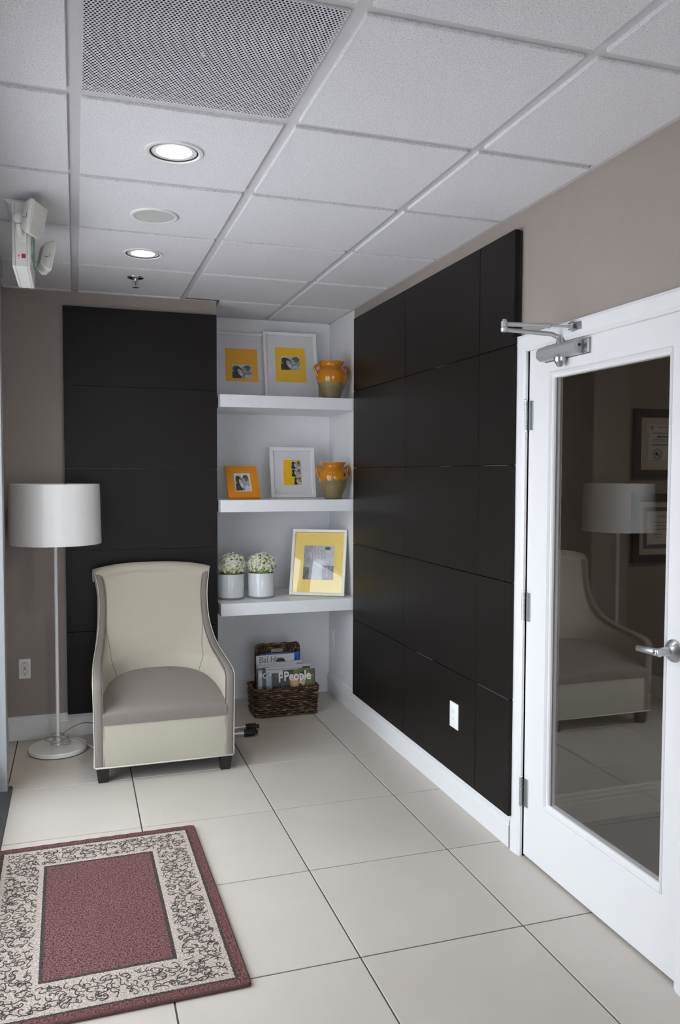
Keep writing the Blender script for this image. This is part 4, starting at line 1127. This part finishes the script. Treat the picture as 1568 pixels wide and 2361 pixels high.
for k in range(46):
    a = k * 0.42; r0 = 0.052 + 0.016 * math.sin(k * 0.77) - 0.020 * math.sin(k * 0.21); crd.append((r0 * math.cos(a) * 1.15, r0 * math.sin(a), 0.037 + 0.016 * abs(math.sin(k * 0.33)) + 0.0009 * k))
obj('cord_coil', MB().tube(catmull([(0.012, 0.0, 0.036)] + crd[::2], 4), 0.0030, 7), 'silver_cord', LP, 80, label='clear silver cord bundled round the pole foot')
obj('cord', MB().tube(catmull([(0.055, 0.02, 0.060), (0.10, 0.00, 0.052), (0.150, -0.045, 0.034), (0.21, -0.070, 0.006), (0.30, -0.03, 0.0035), (0.45, 0.06, 0.0035), (0.62, 0.12, 0.0035)], 8), 0.0030, 7).tube(catmull([(0.02, 0.045, 0.075), (0.07, 0.10, 0.090), (0.13, 0.15, 0.095), (0.19, 0.18, 0.075), (0.235, 0.19, 0.03), (0.30, 0.195, 0.0035), (0.42, 0.19, 0.0035)], 8), 0.0030, 7), 'silver_cord', LP, 80)

# ================================================================== rug
RX, RY = 0.390, 0.562
rg = tag(obj('rug', MB().grid(lambda u, v: Vector((-RX + 0.006 + 2 * (RX - 0.006) * u, -RY + 0.006 + 2 * (RY - 0.006) * v, 0.0118 + 0.0012 * noise.noise(Vector((u * 160, v * 220, 0))))), 156, 220), rug_mat(RX, RY), None, 180), 'small burgundy entrance rug with a beige scroll border', 'rug')
rg.location = (-1.5720, -1.1555, 0.0); rg.rotation_euler = (0, 0, 0.012)
def vine_scrolls():
    '''curling tufted vines filling the beige border: stems that wind up into spirals'''
    rnd = random.Random(21); m = MB(); pts = []
    a0, a1 = 0.056, 0.174                                    # border band, measured in from the rug edge
    inside = lambda x, y: a0 < min(RX - abs(x), RY - abs(y)) < a1
    tries = 0
    while len(pts) < 620 and tries < 14000:
        tries += 1
        x, y = rnd.uniform(-RX, RX), rnd.uniform(-RY, RY)
        if inside(x, y) and all((x - p[0]) ** 2 + (y - p[1]) ** 2 > 0.0165 ** 2 for p in pts): pts.append((x, y))
    for (x, y) in pts:
        for arm in range(2 if rnd.random() < 0.75 else 1):
            h = rnd.uniform(0, 2 * PI) if arm == 0 else h0 + PI + rnd.uniform(-0.6, 0.6)
            h0 = h; sgn = rnd.choice((-1, 1)); path = [(x, y)]; px, py = x, y; n = rnd.randint(9, 16); step = 0.0029
            for k in range(n):
                t = k / n; h += sgn * step * (20 + 280 * t ** 1.6); px += math.cos(h) * step; py += math.sin(h) * step
                if not inside(px, py): break
                path.append((px, py))
            if len(path) < 4: continue
            z = 0.0126
            L = len(path); R = [0.00155 * (0.75 + 0.5 * math.sin(PI * (q + 1) / (L + 1))) for q in range(L)]
            vs, fs = [], []
            for q, (ax, ay) in enumerate(path):
                bx, by = path[min(q + 1, L - 1)]; cx, cy = path[max(q - 1, 0)]; tx, ty = bx - cx, by - cy; l = math.hypot(tx, ty) or 1; nx, ny = -ty / l * R[q], tx / l * R[q]
                vs += [(ax + nx, ay + ny, z - 0.0008), (ax, ay, z + 0.0008), (ax - nx, ay - ny, z - 0.0008)]
            for q in range(L - 1): fs += [(q * 3, q * 3 + 1, q * 3 + 4, q * 3 + 3), (q * 3 + 1, q * 3 + 2, q * 3 + 5, q * 3 + 4)]
            m.faces(vs, fs)
    return m


obj('vine_scrolls', vine_scrolls(), plain('dark_tufted_yarn', (0.060, 0.048, 0.046, 1), 0.95, var=0.5, scale=160, bump=0.6, bscale=260, bdist=0.002), rg, None, kind='stuff')
rr = resample(rrect(RX - 0.005, RY - 0.005, 0.004), 0.012)
obj('bound_edge', MB().tube([(x, y, 0.0066 + 0.0006 * math.sin(k * 1.3)) for k, (x, y, _, _) in enumerate(rr)], 0.0066, 8, closed=True), plain('burgundy_binding', (0.10, 0.042, 0.040, 1), 0.95, var=0.45, scale=120, bump=0.8, bscale=260, bdist=0.003), rg, 80)
obj('backing', MB().box((-RX + 0.006, -RY + 0.006, 0.0004), (RX - 0.006, RY - 0.006, 0.008)), 'black', rg)

# ================================================================== chrome tubes beside the chair
TB = thing('folded_tripod', 'pair of chrome tubes with black plastic ends lying behind the armchair', 'tripod', (-0.66, 0.55, 0.0))
for y, x1, z in ((0.058, 0.0, 0.0225), (-0.045, -0.030, 0.0225)):
    t = obj('chrome_leg', MB().tube([(-0.62, y, z), (-0.055 + x1, y, z)], 0.0115, 16), 'chrome', TB, 50)
    prof_ = []
    for k in range(9):
        xx = -0.062 + k * 0.0065; rr_ = 0.0205 if k % 2 == 0 else 0.0175; prof_ += [(rr_, xx), (rr_, xx + 0.0045)]
    obj('black_end', MB().lathe([(0.012, -0.064)] + prof_ + [(0.013, -0.003), (0.012, 0.012), (0.009, 0.016)], 20, (x1, y, z), 'x'), 'black', t, 40)

# ================================================================== outlets and plates


def outlet(label, loc, rotz, w_, h_, style):
    r = thing('wall_outlet', label, 'outlet', loc, (0, 0, rotz), 'white wall plates')
    obj('cover_plate', MB().box((-w_ / 2, -0.0055, -h_ / 2), (w_ / 2, 0.0, h_ / 2), 0.0025, 2), 'plastic', r, 40)
    if style == 'duplex':
        for s in (-1, 1):
            z = s * 0.0195
            f = obj('receptacle', MB().lathe([(0.0165, 0.0), (0.0165, -0.0075), (0.0155, -0.0085)], 28, (0, 0, z), 'y'), 'plastic', r, 40)
            for v in f.data.vertices: v.co.z = z + max(-0.0135, min(0.0135, v.co.z - z))
            obj('receptacle_gap', MB().lathe([(0.0178, -0.0052), (0.0178, -0.0058)], 28, (0, 0, z), 'y'), 'sign_seam', r)
            sl = MB().box((-0.0078, -0.0090, z - 0.001), (-0.0056, -0.0060, z + 0.0065)).box((0.0056, -0.0090, z - 0.001), (0.0078, -0.0060, z + 0.0055)).lathe([(0.0026, -0.006), (0.0026, -0.0090)], 10, (0, 0, z - 0.0070), 'y')
            obj('slots', sl, 'dark_slot', f)
        obj('screw', MB().lathe([(0.003, -0.005), (0.0028, -0.0068), (0.001, -0.0072)], 12, (0, 0, 0), 'y'), 'steel', r)
    else:
        f = obj('insert', MB().box((-0.0168, -0.0072, -0.0335), (0.0168, -0.004, 0.0335), 0.0008, 1), 'plastic', r)
        for s in (-1, 1):
            z = s * 0.016; obj('slots', MB().box((-0.0078, -0.0076, z - 0.002), (-0.0062, -0.006, z + 0.005)).box((0.0062, -0.0076, z - 0.002), (0.0078, -0.006, z + 0.005)), 'sign_seam', f)
    return r


outlet('white duplex outlet on the taupe wall behind the floor lamp', (-1.9285, YB, 0.400), 0.0, 0.062, 0.112, 'duplex')
outlet('white outlet plate mounted on the dark wood panel', (-0.0355, -0.712, 0.410), -PI / 2, 0.082, 0.116, 'decora')
outlet('white outlet plate on the white niche side wall', (XW, 1.215, 0.387), -PI / 2, 0.072, 0.112, 'decora')

# ================================================================== door closer
DC = thing('door_closer', 'silver surface mounted door closer with folding arm above the glass', 'door closer', (XD0, -1.480, 1.930))
bodyp = [(0.0, -0.024), (0.030, -0.024), (0.046, -0.012), (0.046, 0.010), (0.034, 0.024), (0.0, 0.024)]
obj('closer_body', MB().prism(bodyp, (0, 0.122, 0), (-1, 0, 0), (0, 0, 1), (0, -0.236, 0)), 'closer_grey', DC)
obj('mounting_plate', MB().box((-0.004, -0.146, -0.027), (0.0, 0.128, 0.027), 0.001, 1).box((-0.012, -0.146, -0.024), (-0.004, -0.118, 0.024), 0.003, 2), 'steel', DC)
for z in (-0.013, 0.013):
    obj('screw', MB().lathe([(0.006, 0.0), (0.0055, 0.0025), (0.002, 0.003)], 14, (-0.012, -0.133, z), '-x'), 'chrome', DC, 40)
for y in (-0.1165,):
    obj('valve_screw', MB().lathe([(0.0055, 0.0), (0.005, -0.0016), (0.002, -0.0018)], 14, (-0.024, y + 0.0015, 0.004), 'y'), 'dark_slot', DC)
obj('spindle_cap', MB().lathe([(0.021, -0.023), (0.021, -0.036), (0.018, -0.041), (0.0085, -0.056), (0.0001, -0.057)], 28, (-0.024, 0.0, 0)), 'steel', DC, 40)
obj('spindle', MB().lathe([(0.014, 0.022), (0.014, 0.034), (0.011, 0.038), (0.011, 0.050)], 20, (-0.024, 0.0, 0)), 'steel', DC, 40)
EL = Vector((-0.229, 0.030, 0.078))       # elbow, local
arm = MB(); a = Vector((-0.024, 0.0, 0.043)); b = EL + Vector((0, 0, -0.012)); m_ = a + (b - a) * 0.16 + Vector((0, 0, 0.010))
arm.tube([a - (b - a).normalized() * 0.014, a, m_, b, b + (b - a).normalized() * 0.008], [0.011, 0.011, 0.0085, 0.0075, 0.0075], 10, sx=0.6)
obj('main_arm', arm, 'closer_grey', DC, 50)
BR = Vector((-0.030, -0.080, 0.070))
fa = MB(); c = EL + Vector((0, 0, 0.007)); d_ = BR; t1 = c + (d_ - c) * 0.58
fa.tube([c, c + (d_ - c) * 0.1, t1], [0.0085, 0.0080, 0.0075], 10, sx=0.75).tube([t1, t1 + (d_ - c) * 0.02, t1 + (d_ - c) * 0.10, t1 + (d_ - c) * 0.11], [0.0085, 0.0095, 0.0095, 0.006], 12).tube([t1 + (d_ - c) * 0.10, d_], 0.0042, 8)
obj('fore_arm', fa, 'closer_grey', DC, 50)
obj('elbow_joint', MB().lathe([(0.010, -0.020), (0.0125, -0.017), (0.0125, -0.006), (0.010, -0.004), (0.012, -0.002), (0.012, 0.016), (0.008, 0.018), (0.007, 0.024), (0.0001, 0.025)], 20, EL), 'closer_grey', DC, 40)
obj('frame_bracket', MB().box((-0.024, -0.125, 0.056), (-0.020, -0.070, 0.084), 0.001, 1).box((-0.042, -0.098, 0.0575), (-0.022, -0.072, 0.0625), 0.001, 1).box((-0.042, -0.098, 0.0775), (-0.022, -0.072, 0.0825), 0.001, 1).lathe([(0.005, 0.052), (0.005, 0.088)], 12, (-0.033, -0.084, 0)), 'steel', DC, 40)

# ================================================================== framed certificates in the office
GC = 'black framed certificates in the office'


def seal(u, v):
    return (0.5, 0.5, 0.5)


def certificate(label, z0, H_, dark):
    W_ = 0.46
    r = thing('framed_certificate', label, 'certificate', (0.634 + W_ / 2, -1.04, z0), (0, 0, 0), GC)
    h = W_ / 2; bar = 0.034; dep = 0.020
    prof_ = [(0, 0), (0.0, -dep), (bar - 0.003, -dep), (bar, -dep + 0.004), (bar, 0)]
    P = [(-h, 0), (h, 0), (h, H_), (-h, H_)]; S = [(1, 1), (-1, 1), (-1, -1), (1, -1)]; vs = []
    for (x, z), (sx, sz) in zip(P, S):
        for (o, y) in prof_: vs.append((x + sx * o, y, z + sz * o))
    n = len(prof_); fs = [(k * n + i, k * n + (i + 1) % n, ((k + 1) % 4) * n + (i + 1) % n, ((k + 1) % 4) * n + i) for k in range(4) for i in range(n)]
    obj('moulding', MB().faces(vs, fs), 'black_frame', r)
    obj('mat', MB().box((-h + bar, -0.008, bar), (h - bar, -0.002, H_ - bar)), 'mat_cream', r)
    mi = 0.066 if not dark else 0.060
    if dark: obj('inner_mat', MB().box((-h + mi, -0.0092, mi), (h - mi, -0.0078, H_ - mi)), 'mat_slate', r); mi += 0.018
    pz0, pz1, px0, px1 = mi, H_ - mi, -h + mi, h - mi
    pp = obj('sheet', MB().box((px0, -0.0100, pz0), (px1, -0.0088, pz1)), 'paper', r)
    y = -0.0103; ln = MB()
    if not dark:
        e = 0.006
        for a, b in (((px0 + e, pz0 + e), (px1 - e, pz0 + e + 0.0012)), ((px0 + e, pz1 - e - 0.0012), (px1 - e, pz1 - e)), ((px0 + e, pz0 + e), (px0 + e + 0.0012, pz1 - e)), ((px1 - e - 0.0012, pz0 + e), (px1 - e, pz1 - e))):
            ln.box((a[0], y, a[1]), (b[0], y + 0.0004, b[1]))
        rows_ = [(0.06, 0.34, 0.150), (0.10, 0.26, 0.136), (0.030, 0.22, 0.126), (0.030, 0.29, 0.097), (0.030, 0.29, 0.091), (0.030, 0.29, 0.078), (0.030, 0.26, 0.072)]
        for a, b, z in rows_:
            k = a
            while k < b:
                w_ = random.uniform(0.008, 0.022); ln.box((px0 + k, y, pz0 + z), (px0 + k + w_, y + 0.0004, pz0 + z + 0.0024)); k += w_ + 0.003
        k = 0.055
        while k < 0.26:
            w_ = random.uniform(0.004, 0.006); ln.box((px0 + k, y, pz0 + 0.108), (px0 + k + w_, y + 0.0004, pz0 + 0.1155)); k += w_ + 0.0022
        sl = MB()
        def ring(ro, ri, cx, cz):
            m = 36; vs = []; fs = []
            for q in range(m):
                an = 2 * PI * q / m
                for rad in (ro, ri): vs.append((cx + rad * math.cos(an), y, cz + rad * math.sin(an)))
            for q in range(m): fs.append((2 * q, 2 * q + 1, 2 * ((q + 1) % m) + 1, 2 * ((q + 1) % m)))
            sl.faces(vs, fs)
        sx_, sz_ = px0 + 0.058, pz0 + 0.036
        ring(0.0235, 0.0215, sx_, sz_); ring(0.0180, 0.0168, sx_, sz_); ring(0.0080, 0.0010, sx_ - 0.004, sz_ + 0.002); ring(0.0060, 0.0030, sx_ + 0.006, sz_ - 0.006)
        for q in range(24): an = 2 * PI * q / 24; ring(0.0012, 0.0002, sx_ + 0.0198 * math.cos(an), sz_ + 0.0198 * math.sin(an))
        obj('seal', sl, 'ink', pp)
        ring2 = MB()
        for q in range(7):
            an = q * 0.8; ring2.box((px0 + 0.024 + 0.006 * math.cos(an), y, pz0 + 0.146 + 0.007 * math.sin(an)), (px0 + 0.030 + 0.006 * math.cos(an), y + 0.0004, pz0 + 0.149 + 0.007 * math.sin(an)))
        obj('crest', ring2, 'ink', pp)
    else:
        text('heading', 'Certificate', 0.015, 'ink', pp, (px0 + 0.050, y, pz0 + 0.118), (PI / 2, 0, 0), 0.0002, shear=0.2)
        ln.tube([(px0 + 0.085 + 0.007 * math.cos(t * 0.5), y, pz0 + 0.141 + 0.009 * math.sin(t * 0.5)) for t in range(3, 12)], 0.0006, 5)
        for a, b, z in ((0.030, 0.24, 0.095), (0.040, 0.24, 0.080), (0.030, 0.24, 0.065), (0.034, 0.075, 0.042), (0.036, 0.070, 0.030)):
            k = a
            while k < b:
                w_ = random.uniform(0.006, 0.016); ln.box((px0 + k, y, pz0 + z), (px0 + k + w_, y + 0.0004, pz0 + z + 0.0026)); k += w_ + 0.003
    obj('print_lines', ln, 'ink', pp)
    obj('glass', MB().box((-h + bar, -0.0158, bar), (h - bar, -0.0142, H_ - bar)), 'picture_glass', r)
    return r


certificate('black framed certificate with a round seal, hanging above the other one', 1.482, 0.296, False)
certificate('black framed certificate with a slate inner mat, hanging below the other one', 1.113, 0.300, True)
